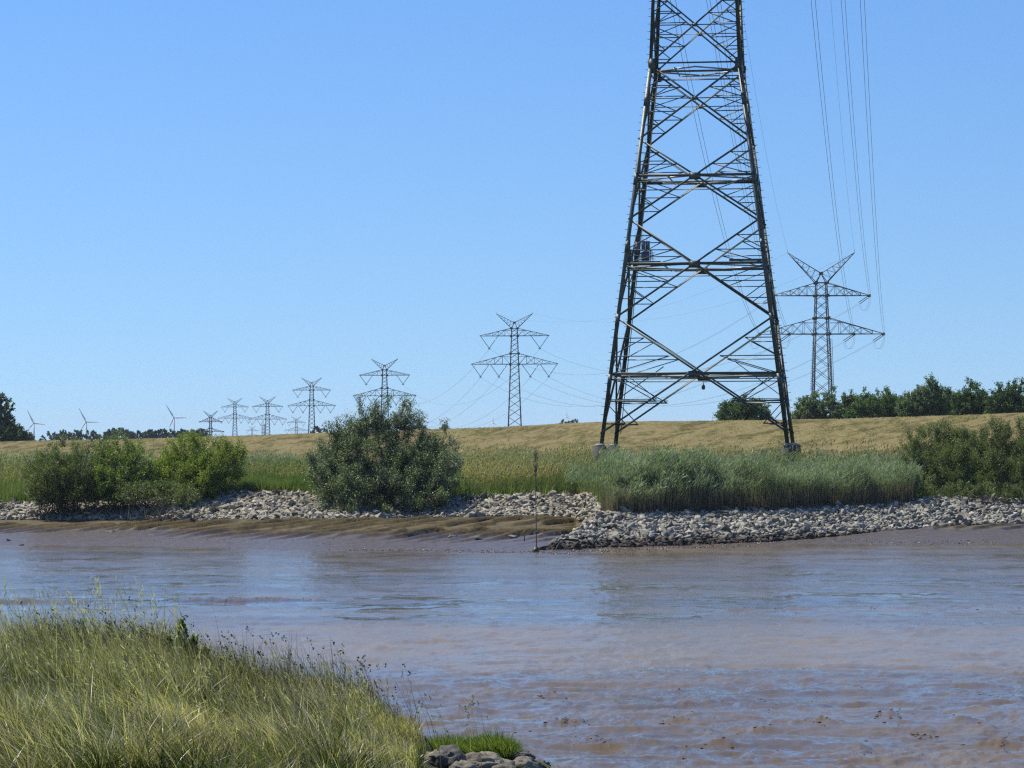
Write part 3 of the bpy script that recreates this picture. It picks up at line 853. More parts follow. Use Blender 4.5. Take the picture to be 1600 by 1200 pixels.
plant('willow_bush', 'dull green willow bush beside the reeds, left one of the right-hand bushes', 'bush', (at(1462, 775, Yb).x, Yb, gz(1462, Yb)),
      [lobe(1450, 657, 48, Yb + 2, 5.0), lobe(1497, 664, 40, Yb + 2, 4.0), lobe(1425, 668, 30, Yb + 1, 4.0), lobe(1475, 662, 52, Yb + 2, 4.6), lobe(1440, 690, 60, Yb, 3.2), lobe(1480, 690, 90, Yb, 3.2, 3.5), lobe(1470, 730, 100, Yb - 2, 2.8, 2.5)],
      71300, 0.175, M['bush_dark'], vr, 'willow bushes on the far bank', trunk_r=0.07, stems=8, spread=1.3, nlimb=60, aspect=3.2, clump=0.8, nclump=380, pale=0.05, up=1.1)
plant('willow_bush', 'dark green willow bush, middle one of the right-hand bushes by the dike', 'bush', (at(1535, 775, Yb).x, Yb, gz(1535, Yb)),
      [lobe(1520, 656, 44, Yb + 1, 5.0), lobe(1567, 658, 40, Yb + 2, 4.0), lobe(1505, 675, 60, Yb + 1, 3.0), lobe(1545, 664, 50, Yb + 1, 4.5), lobe(1535, 690, 90, Yb, 3.2, 3.5), lobe(1540, 725, 110, Yb - 2, 2.6, 3.0)],
      68200, 0.175, M['bush_dark'], vr, 'willow bushes on the far bank', trunk_r=0.07, stems=8, spread=1.3, nlimb=60, aspect=3.2, clump=0.8, nclump=360, pale=0.05, up=1.1)
plant('willow_bush', 'tall green willow bush cut by the right edge of the picture', 'bush', (at(1600, 775, Yb).x, Yb, gz(1600, Yb)),
      [lobe(1590, 650, 60, Yb + 1, 4.8), lobe(1625, 655, 70, Yb + 1, 4.5), lobe(1600, 685, 110, Yb, 3.2, 3.5), lobe(1610, 725, 120, Yb - 2, 2.6, 3.0)],
      71300, 0.175, M['bush_dark'], vr, 'willow bushes on the far bank', trunk_r=0.07, stems=8, spread=1.3, nlimb=60, aspect=3.2, clump=0.8, nclump=380, pale=0.06, up=1.0, tint_mu=0.35)
plant('shrub', 'low dusty grey-green shrub on the stones under the right-hand bushes', 'shrub', (at(1555, 780, Yb - 9).x, Yb - 9, gz(1555, Yb - 9)),
      [lobe(1500, 757, 70, Yb - 9, 2.9, 1.2), lobe(1560, 755, 80, Yb - 9, 2.9, 1.2), lobe(1610, 757, 60, Yb - 9, 2.9, 1.2), lobe(1440, 758, 60, Yb - 9, 2.9, 1.0)],
      12000, 0.17, M['bush_dark'], vr, None, trunk_r=0.03, stems=9, spread=2.0, nlimb=60, aspect=2.6, clump=0.5, nclump=200, pale=0.02, up=.6, tint_mu=.4)

# trees behind the dike
def tree(px, top, w, Y, label, mat, n, leaf, group=None, extra=(), zb=4.6, name='tree', pale=0.05, clump=0.6, tint=0.45, ncl=None, tr=0.22):
    crest = float(profile(np.array([ray(px, 655)[0]]))[6][0])
    z_low = EYE + (crest - EYE) * Y / float(profile(np.array([ray(px, 655)[0]]))[5][0])
    L = [lobe(px, top, w, Y, z_low - 1.2)] + [lobe(p, t_, w_, Y + dy, z_low - 2.2 + z_) for p, t_, w_, dy, z_ in extra]
    r_ = w / 2 / FPX * Y; cx_ = at(px, 600, Y).x
    L.append((cx_, Y, z_low + 1.0, r_ * 1.5, r_, (at(px, top, Y).z - z_low) * .40)); L.append((cx_ + r_ * .5, Y, z_low + 1.2, r_, r_, 2.5)); L.append((cx_ - r_ * .5, Y, z_low + 1.2, r_, r_, 2.3))
    return plant(name, label, 'tree', (at(px, 600, Y).x, Y, 3.2), L, int(n * 2.3), leaf * 1.05, mat, vr, group, trunk_r=tr, stems=1, nlimb=16, aspect=1.6, clump=clump * 1.5, nclump=ncl or n // 34, pale=pale, up=0.15, tint_mu=tint)
G = 'trees behind the dike on the right'
tree(1278, 609, 56, 585, 'rounded blue-green tree hiding the foot of the right-hand pylon', M['poplar'], 9000, 0.30, G, [(1258, 622, 34, 0, 1), (1303, 606, 18, 1, 2), (1296, 615, 34, 0, 1), (1268, 606, 12, 0, 3)])
tree(1326, 606, 18, 588, 'narrow tree with a pointed top right of the pylon foot', M['poplar'], 4500, 0.28, G, [(1322, 619, 30, 0, 1), (1334, 617, 26, 0, 1)])
tree(1350, 616, 34, 575, 'low dark tree with bright clumps in the dike-top row', M['tree'], 6000, 0.28, G, [(1348, 608, 9, 2, 3), (1362, 622, 30, -2, 1)], tint=.55)
tree(1384, 608, 20, 580, 'twin-peaked dark tree, second tallest left of the poplar', M['tree'], 6500, 0.28, G, [(1373, 611, 12, 0, 3), (1386, 617, 44, -2, 1), (1392, 614, 16, 0, 2)], tint=.5)
tree(1408, 616, 32, 582, 'small rounded tree filling the gap left of the tall poplar', M['tree'], 4500, 0.28, G, [(1402, 622, 30, 0, 1)])
tree(1454, 588, 26, 565, 'tall pale green poplar with a pointed top in the dike-top row', M['poplar'], 8500, 0.28, G, [(1450, 598, 40, 0, 1), (1462, 604, 34, 0, 1)], tint=.55)
tree(1428, 611, 34, 566, 'lower pale tree leaning on the left of the tall poplar', M['poplar'], 6000, 0.28, G, [(1424, 608, 10, 0, 3)], tint=.5)
tree(1482, 609, 30, 568, 'pale bushy tree on the right of the tall poplar', M['poplar'], 5500, 0.28, G, [(1487, 611, 14, 0, 3), (1473, 606, 14, 0, 3)], tint=.5)
tree(1520, 595, 38, 560, 'dark spreading tree with a flat left limb', M['tree'], 9000, 0.28, G, [(1504, 611, 26, 0, 4), (1520, 615, 60, 0, 1), (1538, 608, 26, 0, 2)], tint=.4)
tree(1575, 592, 46, 555, 'large dark rounded tree at the right end of the row', M['tree'], 12000, 0.28, G, [(1600, 597, 50, 0, 1), (1560, 606, 40, 0, 1), (1585, 614, 70, 0, 1)], tint=.35)
tree(1640, 596, 60, 552, 'dark tree just outside the right edge, joining the row', M['tree'], 5000, 0.30, G, tint=.35)
tree(1163, 619, 54, 600, 'dark round-topped tree seen through the right leg of the big tower', M['tree'], 13000, 0.28, None, [(1140, 632, 40, 0, .5), (1186, 632, 40, 0, .5), (1163, 634, 84, 0, .5)], zb=4.6, tint=.42)
tree(-8, 596, 52, 840, 'tall dark tree cut by the left edge of the picture', M['tree'], 16000, 0.42, None, [(0, 604, 34, 0, 2), (2, 616, 40, 0, 1), (0, 632, 46, 0, 1), (-2, 645, 50, 0, .5), (-25, 600, 50, 0, 1), (-4, 620, 30, 3, 3)], tint=.3)
tree(20, 664, 34, 835, 'low black-green bush at the foot of the left edge tree', M['tree'], 6000, 0.40, None, [(8, 668, 30, 0, 0), (30, 670, 20, 0, 0)], zb=4, tint=.22)
G = 'far trees beyond the fields'
far = [(43, 677, 18, 1500, 'tiny far tree right of the left edge bush'), (84, 676, 30, 1450, 'left part of the low far copse between the first two turbines'), (104, 673, 26, 1450, 'right part of the low far copse between the first two turbines'),
       (122, 673, 13, 1500, 'narrow far tree left of the second turbine'), (145, 674, 24, 1480, 'far tree at the foot of the second turbine'),
       (170, 674, 14, 1460, 'small far tree right of the second turbine'), (190, 669, 24, 1460, 'domed far tree over the left bushes'), (176, 671, 12, 1470, 'slim far tree beside the domed one'),
       (204, 675, 12, 1470, 'low far tree in the gap behind the bushes'), (216, 674, 18, 1480, 'far tree left of the twin poplars'), (234, 671, 14, 1470, 'left of the twin far poplars'), (242, 673, 12, 1470, 'right of the twin far poplars'),
       (254, 672, 18, 1480, 'broad far tree left of the third turbine'), (272, 673, 20, 1490, 'far tree at the foot of the third turbine'), (288, 672, 14, 1480, 'far tree right of the third turbine'), (302, 674, 18, 1490, 'low far tree above the yellow-green bush'),
       (316, 671, 20, 1490, 'far tree behind the small strain pylon'), (498, 666, 22, 1300, 'small tree at the right foot of a mid-distance pylon'), (659, 661, 20, 1300, 'far tree peeping right of the big willow'), (694, 664, 14, 1300, 'little tree behind the right willow lobe'),
       (880, 657, 22, 1700, 'left half of the small copse on the horizon right of the middle pylon'), (897, 656.5, 22, 1700, 'right half of the small copse on the horizon right of the middle pylon'), (1034, 660, 22, 2600, 'faint strip of trees seen between the tower legs')]
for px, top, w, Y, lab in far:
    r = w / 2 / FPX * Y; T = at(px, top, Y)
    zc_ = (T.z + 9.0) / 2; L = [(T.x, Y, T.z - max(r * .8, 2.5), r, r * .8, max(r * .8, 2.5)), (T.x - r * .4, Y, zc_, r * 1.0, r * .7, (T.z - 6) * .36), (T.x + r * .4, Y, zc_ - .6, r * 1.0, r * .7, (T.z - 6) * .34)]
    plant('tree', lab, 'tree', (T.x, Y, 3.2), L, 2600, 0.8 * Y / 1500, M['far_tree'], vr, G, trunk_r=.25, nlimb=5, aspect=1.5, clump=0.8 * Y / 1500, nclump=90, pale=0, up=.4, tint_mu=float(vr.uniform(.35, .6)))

# ------------------------------------------------------------------ reeds and meadow (stuff)
def blades(rng, P, H, W, lean, curve, tint_lo, tint_hi, segs=3, az=None, root_tint=None):
    """tapered bent strips. P (n,3) roots; H heights; lean (n,2) horizontal displacement of the tip as share of height"""
    n = len(P)
    ang = rng.uniform(0, math.pi, n) if az is None else az
    sx = np.cos(ang) * W / 2; sy = np.sin(ang) * W / 2
    t = np.linspace(0, 1, segs + 1)
    V = np.zeros((n, (segs * 2) + 1, 3)); T = np.zeros((n, segs * 2 + 1))
    tt = rng.uniform(0, 1, n) * (tint_hi - tint_lo) + tint_lo
    for i, s in enumerate(t):
        cx = P[:, 0] + lean[:, 0] * H * s ** curve; cy = P[:, 1] + lean[:, 1] * H * s ** curve
        cz = P[:, 2] + H * s * (1 - 0.35 * np.minimum((lean ** 2).sum(1), 1) * s)
        w = (1 - s) ** 0.6
        if i < segs:
            V[:, 2 * i] = np.stack([cx - sx * w, cy - sy * w, cz], 1); V[:, 2 * i + 1] = np.stack([cx + sx * w, cy + sy * w, cz], 1)
            v = tt if root_tint is None else (root_tint * (1 - s) + tt * s)
            T[:, 2 * i] = v; T[:, 2 * i + 1] = v
        else:
            V[:, 2 * i] = np.stack([cx, cy, cz], 1); T[:, 2 * i] = tt
    m = segs * 2 + 1; b = np.arange(n)[:, None] * m
    Q = np.concatenate([b + np.array([[2 * i, 2 * i + 1, 2 * i + 3, 2 * i + 2]]) for i in range(segs - 1)]) if segs > 1 else np.zeros((0, 4), int)
    Tr = b + np.array([[2 * segs - 2, 2 * segs - 1, 2 * segs]])
    return V.reshape(-1, 3), Q, Tr, T.ravel()

class Veg:
    def __init__(s): s.V = []; s.Q = []; s.T = []; s.t = []; s.n = 0
    def add(s, r):
        V, Q, T, t = r
        s.V.append(V); s.Q.append(Q + s.n); s.T.append(T + s.n); s.t.append(t); s.n += len(V)
    def quads(s, V, F, t):
        s.V.append(V); s.Q.append(F + s.n); s.t.append(t); s.n += len(V)
    def build(s, name, mat, label, cat):
        fs = [np.concatenate(s.Q)] if s.Q else []
        if s.T: fs.append(np.concatenate(s.T))
        o = link(name, mesh_np(name, np.concatenate(s.V), fs, False, np.concatenate(s.t)), mat, None, 'stuff')
        if label: tag(o, label, cat)
        return o

def scatter(rng, px0, px1, yfun0, yfun1, n, dens=None):
    """n ground points between two distance functions of a"""
    out_a = []; out_y = []
    c = 0
    while c < n:
        a = (rng.uniform(px0, px1, n * 2) - 800) / FPX
        y0, y1 = yfun0(a), yfun1(a)
        Y = rng.uniform(0, 1, len(a)) * (y1 - y0) + y0
        k = rng.uniform(0, 1, len(a)) * 120 < (y1 - y0)
        if dens is not None: k &= rng.uniform(0, 1, len(a)) < dens(a, Y)
        out_a.append(a[k]); out_y.append(Y[k]); c += k.sum()
    a = np.concatenate(out_a)[:n]; Y = np.concatenate(out_y)[:n]
    return a, Y, height(a, Y)

def ytop(a): return profile(a)[3]

rr = np.random.default_rng(31)
def reeds(veg, a, Y, z, hmean, rng, leaves=5, smin=.5, green=0.7, wid=0.045, low=0.16, clumps=None):
    n = len(a); X = a * Y
    cl = fbm(X * 0.22, Y * 0.14, 91, 3)
    cl2 = fbm(X * 0.7, Y * 0.5, 92, 3)
    H = hmean * (0.12 + 1.0 * cl + 0.78 * cl2) * rng.uniform(0.72, 1.15, n)
    P = np.stack([X, Y, z - 0.1], 1)
    windx = 0.10 + 0.25 * (fbm(X * 0.2, Y * 0.15, 95, 2) - 0.4)
    lean = np.stack([windx + rng.normal(0, 0.10, n), rng.normal(0, 0.05, n)], 1)
    V, Q, T, t = blades(rng, P, H, np.full(n, wid * 0.8), lean, 1.8, green - .12, green + .12, 3, root_tint=low)
    veg.add((V, Q, T, t))
    gt = green + 0.34 * (fbm(X * 0.09, Y * 0.07, 97, 3) - 0.5) + 0.5 * (fbm(X * 0.9, Y * 0.5, 98, 2) - 0.5)
    for k in range(leaves):
        s = rng.uniform(smin, 0.98, n)
        L = rng.uniform(0.35, 0.7, n) * hmean / 2.8
        C = np.stack([X + lean[:, 0] * H * s ** 1.8, Y + lean[:, 1] * H * s ** 1.8, z + H * s], 1)
        ang = rng.uniform(0, 2 * math.pi, n)
        D = np.stack([np.cos(ang) * .75 + 0.35, np.sin(ang) * .75, rng.uniform(0.3, 1.5, n)], 1)
        D /= np.linalg.norm(D, axis=1)[:, None]
        C = C + D * (L / 2)[:, None]
        N = rng.normal(size=(n, 3))
        v, f = leaf_quads(C, D, N, L, np.full(n, wid) * rng.uniform(.7, 1.3, n))
        veg.quads(v, f, np.repeat(np.clip(gt + rng.normal(0, .09, n), .43, 1.0), 4))

vg = Veg()
edge = lambda px0, px1, s: (lambda a: 1)
a, Y, z = scatter(rr, 935, 1202, lambda a: ytop(a) - 0.2 + 3.0 * fbm(a * 420, a * 0, 201, 3), lambda a: ytop(a) + 6.5, 7400)
reeds(vg, a, Y, z, 3.25, rr, smin=.60)
a, Y, z = scatter(rr, 1196, 1430, lambda a: ytop(a) - 0.2 + 3.0 * fbm(a * 420, a * 0, 201, 3), lambda a: ytop(a) + 4.5, 5600)
reeds(vg, a, Y, z, 2.75, rr, smin=.60, green=.74)
a, Y, z = scatter(rr, 940, 1425, lambda a: ytop(a) - 0.9, lambda a: ytop(a) + 1.6, 2600)
reeds(vg, a, Y, z, 2.8, rr, leaves=3, smin=.62, low=.25)
gap = lambda a, Y: 1 - np.clip(1.2 - np.abs((a * Y - 0.10 * (Y - 283)) - 22.8) / 1.6, 0, 1) * (Y < 325) * (Y > 272)
gap0 = gap; gap = lambda a, Y: gap0(a, Y) * (1 - ((a > ray(1190, 760)[0]) & (Y < ytop(a) + 13 - 30 * (a - ray(1190, 760)[0]))) * .93)
a, Y, z = scatter(rr, 935, 1450, lambda a: ytop(a) + 4.5, lambda a: 0 * a + 352, 17000, dens=gap)
k_ = np.where(Y > 318, .78, 1.0)
reeds(vg, a, Y, z, 2.9 * k_, rr, leaves=5)
a, Y, z = scatter(rr, 938, 1425, lambda a: ytop(a) - 1.3, lambda a: ytop(a) + 1.0, 5200)
n = len(a); Xs = a * Y
vg.add(blades(rr, np.stack([Xs, Y, z - .1], 1), rr.uniform(1.3, 2.6, n), np.full(n, .045), np.stack([rr.normal(.04, .05, n), rr.normal(0, .05, n)], 1), 1.5, .15, .42, 3, root_tint=.08))
vg.build('reed_bed', M['reed'], 'dense blue-green reed bed with brown stems behind the stone spit', 'reeds')
# reeds and tall grass from the middle towards the willow
vg = Veg()
a, Y, z = scatter(rr, 690, 960, lambda a: 0 * a + 325, lambda a: 0 * a + 352, 7000)
reeds(vg, a, Y, z, 2.3, rr, green=.62)
a, Y, z = scatter(rr, -40, 520, lambda a: 0 * a + 338, lambda a: 0 * a + 352, 8000)
reeds(vg, a, Y, z, 2.5, rr, green=.62)
a, Y, z = scatter(rr, 1440, 1680, lambda a: 0 * a + 318, lambda a: 0 * a + 352, 3500)
reeds(vg, a, Y, z, 2.6, rr, green=.6)
a, Y, z = scatter(rr, 880, 1000, lambda a: ytop(a) + 0.2, lambda a: ytop(a) + 7, 1500)
reeds(vg, a, Y, z, 2.3, rr, green=.64)
vg.build('marsh_reeds', M['reed'], 'band of grey-green reeds at the foot of the dike left of the tower', 'reeds')

def plumes(veg, a, Y, z, H, lo, hi, rng, size=.34, wid=.07):
    n = len(a); X = a * Y; cl = fbm(X * 0.3, Y * 0.25, 101, 3); h = H * (0.6 + .8 * cl) * rng.uniform(0.75, 1.15, n)
    P = np.stack([X, Y, z], 1); l = np.stack([rng.normal(0.12, .12, n), rng.normal(0, .12, n)], 1)
    V, Q, T, t = blades(rng, P, h, np.full(n, .03), l, 1.6, lo, hi, 2, root_tint=.35); veg.add((V, Q, T, t))
    tip = V.reshape(n, 5, 3)[:, 4]
    for k in range(3):
        D = np.stack([rng.normal(.35, .3, n), rng.normal(0, .3, n), np.ones(n)], 1); D /= np.linalg.norm(D, axis=1)[:, None]
        v, f = leaf_quads(tip - D * size * .2 * k, D, rng.normal(size=(n, 3)), size * rng.uniform(.6, 1.2, n), np.full(n, wid) * rng.uniform(.6, 1.3, n))
        veg.quads(v, f, np.repeat(rng.uniform(lo, hi, n), 4))

def meadow(veg, a, Y, z, H, lo, hi, rng, wid=0.05, segs=2, root=None, lean=0.2):
    n = len(a); X = a * Y
    cl = fbm(X * 0.45, Y * 0.3, 101, 3); col = .6 * fbm(X * 0.12, Y * 0.1, 103, 3) + .4 * fbm(X * .8, Y * .5, 104, 2)
    h = H * (0.1 + 1.8 * cl) * rng.uniform(0.7, 1.2, n)
    P = np.stack([X, Y, z - 0.05], 1)
    l = np.stack([rng.normal(0.08, lean, n), rng.normal(0, lean, n)], 1)
    V, Q, T, t = blades(rng, P, h, wid * rng.uniform(.7, 1.3, n), l, 1.6, lo, hi, segs, root_tint=root)
    m = segs * 2 + 1
    t = np.clip(t + np.repeat((col - .5) * 0.8, m), 0, 1)
    veg.add((V, Q, T, t))

vg = Veg()
yt_ = lambda d: (lambda a: ytop(a) + d)
Yc_ = lambda v: (lambda a: 0 * a + v)
hb = Veg()
a, Y, z = scatter(rr, 355, 505, yt_(-0.3), Yc_(326), 9000); meadow(hb, a, Y, z, 1.0, .2, .7, rr, .07)
a, Y, z = scatter(rr, -60, 60, yt_(-0.3), yt_(14), 2500); meadow(hb, a, Y, z, 1.0, .1, .6, rr, .07)
a, Y, z = scatter(rr, 800, 990, Yc_(300), Yc_(326), 4500); meadow(hb, a, Y, z, 1.9, .2, .8, rr, .07)
hb.build('bank_herbs', M['tuft'], 'bright fresh green low growth between the stones and the grey reeds', 'grass')
# middle: tall grass with straw plumes px 700-1000
ytn = lambda d: (lambda a: ytop(a) + d + 4.0 * (fbm(a * 300, a * 0 + 3, 301, 3) - .45))
a, Y, z = scatter(rr, 690, 960, ytn(-0.3), Yc_(335), 14000); meadow(vg, a, Y, z, 1.7, .05, .5, rr, .06, lean=.32)
pm = lambda a, Y: np.clip((fbm(a * Y * .14, Y * .09, 111, 3) - .40) / .12, 0, 1)
a, Y, z = scatter(rr, 722, 1010, yt_(2), Yc_(328), 7500, dens=pm); plumes(vg, a, Y, z, 2.5, .66, 1.0, rr)
a, Y, z = scatter(rr, 1000, 1420, yt_(12), Yc_(350), 2200); plumes(vg, a, Y, z, 3.4, .45, .8, rr)
a, Y, z = scatter(rr, 690, 1010, Yc_(330), Yc_(350), 2500); plumes(vg, a, Y, z, 3.0, .6, 1.0, rr)
# left: green bank px -40..520
a, Y, z = scatter(rr, -60, 520, yt_(-0.2), Yc_(342), 22000); meadow(vg, a, Y, z, 0.95, .1, .52, rr, .06)
a, Y, z = scatter(rr, 380, 500, yt_(-0.4), yt_(12), 7000); meadow(vg, a, Y, z, 1.1, .15, .45, rr, .06)
a, Y, z = scatter(rr, 380, 520, Yc_(322), Yc_(350), 5000); meadow(vg, a, Y, z, 1.7, .3, .8, rr, .06, root=.2, lean=.1)
a, Y, z = scatter(rr, 380, 500, Yc_(318), Yc_(350), 1500); plumes(vg, a, Y, z, 2.0, .45, .9, rr)
a, Y, z = scatter(rr, -60, 60, yt_(6), Yc_(350), 1500); plumes(vg, a, Y, z, 2.6, .5, .95, rr)
a, Y, z = scatter(rr, -60, 60, yt_(0), Yc_(345), 5000); meadow(vg, a, Y, z, 1.9, .2, .7, rr, .06, lean=.1)
# right behind the bushes
a, Y, z = scatter(rr, 1420, 1700, yt_(-0.1), Yc_(350), 8000); meadow(vg, a, Y, z, 1.2, .1, .5, rr, .06)
vg.build('marsh_grass', M['meadow'], 'tall green and straw-coloured grass along the top of the stone bank', 'grass')
# straw fringe at the dike foot and on the crest line
vg = Veg()
n = 16000
a = (rr.uniform(-60, 1700, n) - 800) / FPX; p_ = profile(a); Yd_ = p_[5] - 68 - (p_[6] - 10) * 4
Y = np.minimum(352 + rr.uniform(0, 1, n) * 45, Yd_ + 30); meadow(vg, a, Y, height(a, Y), 1.5, .45, .95, rr, .09, root=.3, lean=.12)
n = 42000
a = (rr.uniform(-60, 1700, n) - 800) / FPX; p_ = profile(a); Yd_ = p_[5] - 68 - (p_[6] - 10) * 4
Y = Yd_ + (p_[5] + 2 - Yd_) * rr.uniform(0, 1, n) ** 0.8; meadow(vg, a, Y, height(a, Y), 0.16, .62, .98, rr, .16, segs=1, lean=.3)
vg.build('dike_grass', M['meadow'], 'short parched straw-coloured grass on the dike slope', 'grass')

# ------------------------------------------------------------------ the big river-crossing tower
TW, DEPTH = 9.98, 0.84
T_AX = 345.2
tp = at(1092.5, 691.5, T_AX)
tower = empty('lattice_tower', (tp.x, T_AX, EYE + ray(1090, 691.5)[1] * 337), -math.radians(7.0))
tag(tower, 'huge dark green lattice tower standing on concrete feet behind the reeds', 'transmission tower')
ZK = 40.4
def hx(z): return TW + (4.93 - TW) * z / ZK if z <= ZK else 4.93 - (z - ZK) * 0.040
def corner(k, z):
    sx = (-1, 1, 1, -1)[k]; sy = (-1, -1, 1, 1)[k]
    w = hx(z); return Vector((sx * w, sy * w * DEPTH, z))
levels = [0.0, 13.2, 23.7, 32.3, ZK, 48.6, 56.3, 63.6, 70.5, 77.0, 83.0, 89.0, 95.0]
def cross_z(z0, z1):
    a, b = hx(z0), hx(z1); return z0 + (z1 - z0) * a / (a + b)
for k in range(4):
    mb = MB(); sx = (1, -1, -1, 1)[k]; sy = (1, 1, -1, -1)[k]
    mb.angle(corner(k, -0.4), corner(k, ZK), (sx, 0, 0), (0, sy, 0), 0.42, 0.09)
    mb.build('leg', M['steel'], tower)
    mb = MB(); mb.angle(corner(k, ZK), corner(k, 95), (sx, 0, 0), (0, sy, 0), 0.36, 0.08)
    mb.build('upper_leg', M['steel'], tower)
    # thicker splice at mid leg
    for zs in (6.0, 12.4, 20.3, 27.5, 36.0):
        mb = MB(); c = corner(k, zs); c2 = corner(k, zs + 1.3)
        off = Vector((-sx * .03, -sy * .03, 0))
        mb.angle(c + off, c2 + off, (sx, 0, 0), (0, sy, 0), 0.46, 0.12); mb.build('splice_plate', M['steel'], tower)
    # footing
    mb = MB(); c = corner(k, 0)
    mb.tube([c + Vector((0, 0, -4.6)), c + Vector((0, 0, -0.36))], [0.74, 0.70], 20)
    mb2 = MB(); mb2.tube([c + Vector((0, 0, -0.36)), c + Vector((0, 0, -0.14)), c + Vector((0, 0, -0.08))], [0.70, 0.42, 0.3], 20)
    f = mb.build('concrete_footing', M['concrete'], tower, True); mb2.build('cap', M['concrete_cap'], f)
small = []   # (p, q, w, normal)
for f in range(4):
    k0, k1 = f, (f + 1) % 4
    nrm = Vector([(0, -1, 0), (1, 0, 0), (0, 1, 0), (-1, 0, 0)][f])
    inn = -nrm
    for i in range(len(levels) - 1):
        z0, z1 = levels[i], levels[i + 1]
        zc_ = cross_z(z0, z1)
        L0, R0, L1, R1 = corner(k0, z0 + (0.9 if i == 0 else 0)), corner(k1, z0 + (0.9 if i == 0 else 0)), corner(k0, z1), corner(k1, z1)
        Cn = (corner(k0, zc_) + corner(k1, zc_)) / 2
        w = 0.20 if i < 4 else 0.17
        for j, (p, q) in enumerate(((L0, R1), (R0, L1))):
            off = inn * (0.02 + 0.03 * j)
            mb = MB(); up = Vector((0, 0, 1))
            mb.angle(p + off, q + off, up, inn, w, 0.04)
            mb.build('diagonal_brace', M['steel'], tower)
        Lc, Rc = corner(k0, zc_), corner(k1, zc_)
        # horizontals
        if i in (0, 1, 2):
            for dz, ww in ((0.0, 0.26), (-0.62 if i else -0.5, 0.11)):
                mb = MB(); mb.angle(corner(k0, zc_ + dz) + inn * .06, corner(k1, zc_ + dz) + inn * .06, (0, 0, 1), inn, ww, 0.05); mb.build('girder', M['steel'], tower)
        else:
            small.append((Lc, Rc, 0.10, inn))
        if i == 3 or i > 5:
            for dz in (0.15, -0.75) if i == 3 else (0,):
                mb = MB(); mb.angle(corner(k0, z1 + dz) + inn * .05, corner(k1, z1 + dz) + inn * .05, (0, 0, 1), inn, 0.16, 0.04); mb.build('girder', M['steel'], tower)
        # gusset plates
        mb = MB(); c = Cn - inn * 0.03; e = (Rc - Lc).normalized() * (0.62 if i < 3 else .3)
        mb.bar(c - e, c + e, 0.75 if i < 3 else .35, 0.05, (0, 0, 1)); mb.build('gusset_plate', M['steel'], tower)
        if i == 3:
            for kk in (k0, k1):
                cc = corner(kk, z1); d = (Cn - cc); d.z = 0; d.normalize()
                mb = MB(); mb.bar(cc - Vector((0, 0, .9)) + d * .35, cc + Vector((0, 0, .7)) + d * .25, 0.75, 0.05, d); mb.build('gusset_plate', M['steel'], tower)
        # secondary bracing in the four side triangles
        S = (0.36, 0.68)
        for leg0, kk in ((corner(k0, 0), k0), (corner(k1, 0), k1)):
            for zn in (z0, z1):
                node = corner(kk, zn); lc = corner(kk, zc_)
                pl = lambda s: node.lerp(lc, s); pd = lambda s: node.lerp(Cn, s)
                ss = [s for s in S] + [1.0]
                if i == 0 and zn == z0: ss = [0.27, 0.60, 1.0]
                for m_ in range(len(ss) - 1):
                    hw = 0.105 if not (i == 0 and zn == z0) else 0.15
                    small.append((pl(ss[m_]), pd(ss[m_]), hw, inn))
                    small.append((pl(ss[m_ + 1]), pd(ss[m_]), 0.10, inn))
# internal diaphragms at the girders
for i in (0, 1, 2, 3):
    zc_ = cross_z(levels[i], levels[i + 1]) if i < 3 else ZK - .3
    cs = [corner(k, zc_) for k in range(4)]
    mids = [(cs[k] + cs[(k + 1) % 4]) / 2 for k in range(4)]
    for k in range(4):
        mb = MB(); mb.angle(mids[k], mids[(k + 1) % 4], (0, 0, 1), (0, 1, .1), 0.15, 0.04); mb.build('diaphragm_bar', M['steel_light'], tower)
    for k in (0, 2):
        mb = MB(); mb.bar(cs[k].lerp(cs[(k + 1) % 4], .28), cs[(k + 3) % 4].lerp(cs[(k + 2) % 4], .28) if k == 0 else cs[(k + 1) % 4].lerp(cs[k], .3), 0.12); mb.build('diaphragm_bar', M['steel_light'], tower)
# hip bracing from the low struts inwards
zc0 = cross_z(0, 13.2)
for k in range(4):
    q = corner(k, 4.2); Cn = (corner(k, zc0) + corner((k + 1) % 4, zc0)) / 2; Cp = (corner(k, zc0) + corner((k + 3) % 4, zc0)) / 2
    p1 = corner(k, 0.5).lerp(Cn, 0.6); p2 = corner(k, 0.5).lerp(Cp, 0.6)
    small.append((p1, p2, 0.10, Vector((0, 0, 1)))); small.append((p1, corner(k, 9.5).lerp(Cp, .5), 0.08, Vector((0, 0, 1))))
small.sort(key=lambda s: -(s[0] - s[1]).length + (s[0].z + s[1].z) * 0.02)
rest = MB()
for j, (p, q, w, inn) in enumerate(small):
    mb = MB() if j < 300 else rest
    mb.angle(p + inn * 0.05, q + inn * 0.05, (0, 0, 1) if abs(inn.z) < .5 else (1, 0, 0), inn, w, 0.03)
    if j < 300: mb.build('secondary_brace', M['steel'], tower)
rest.build('small_braces', M['steel'], tower, kind='stuff')
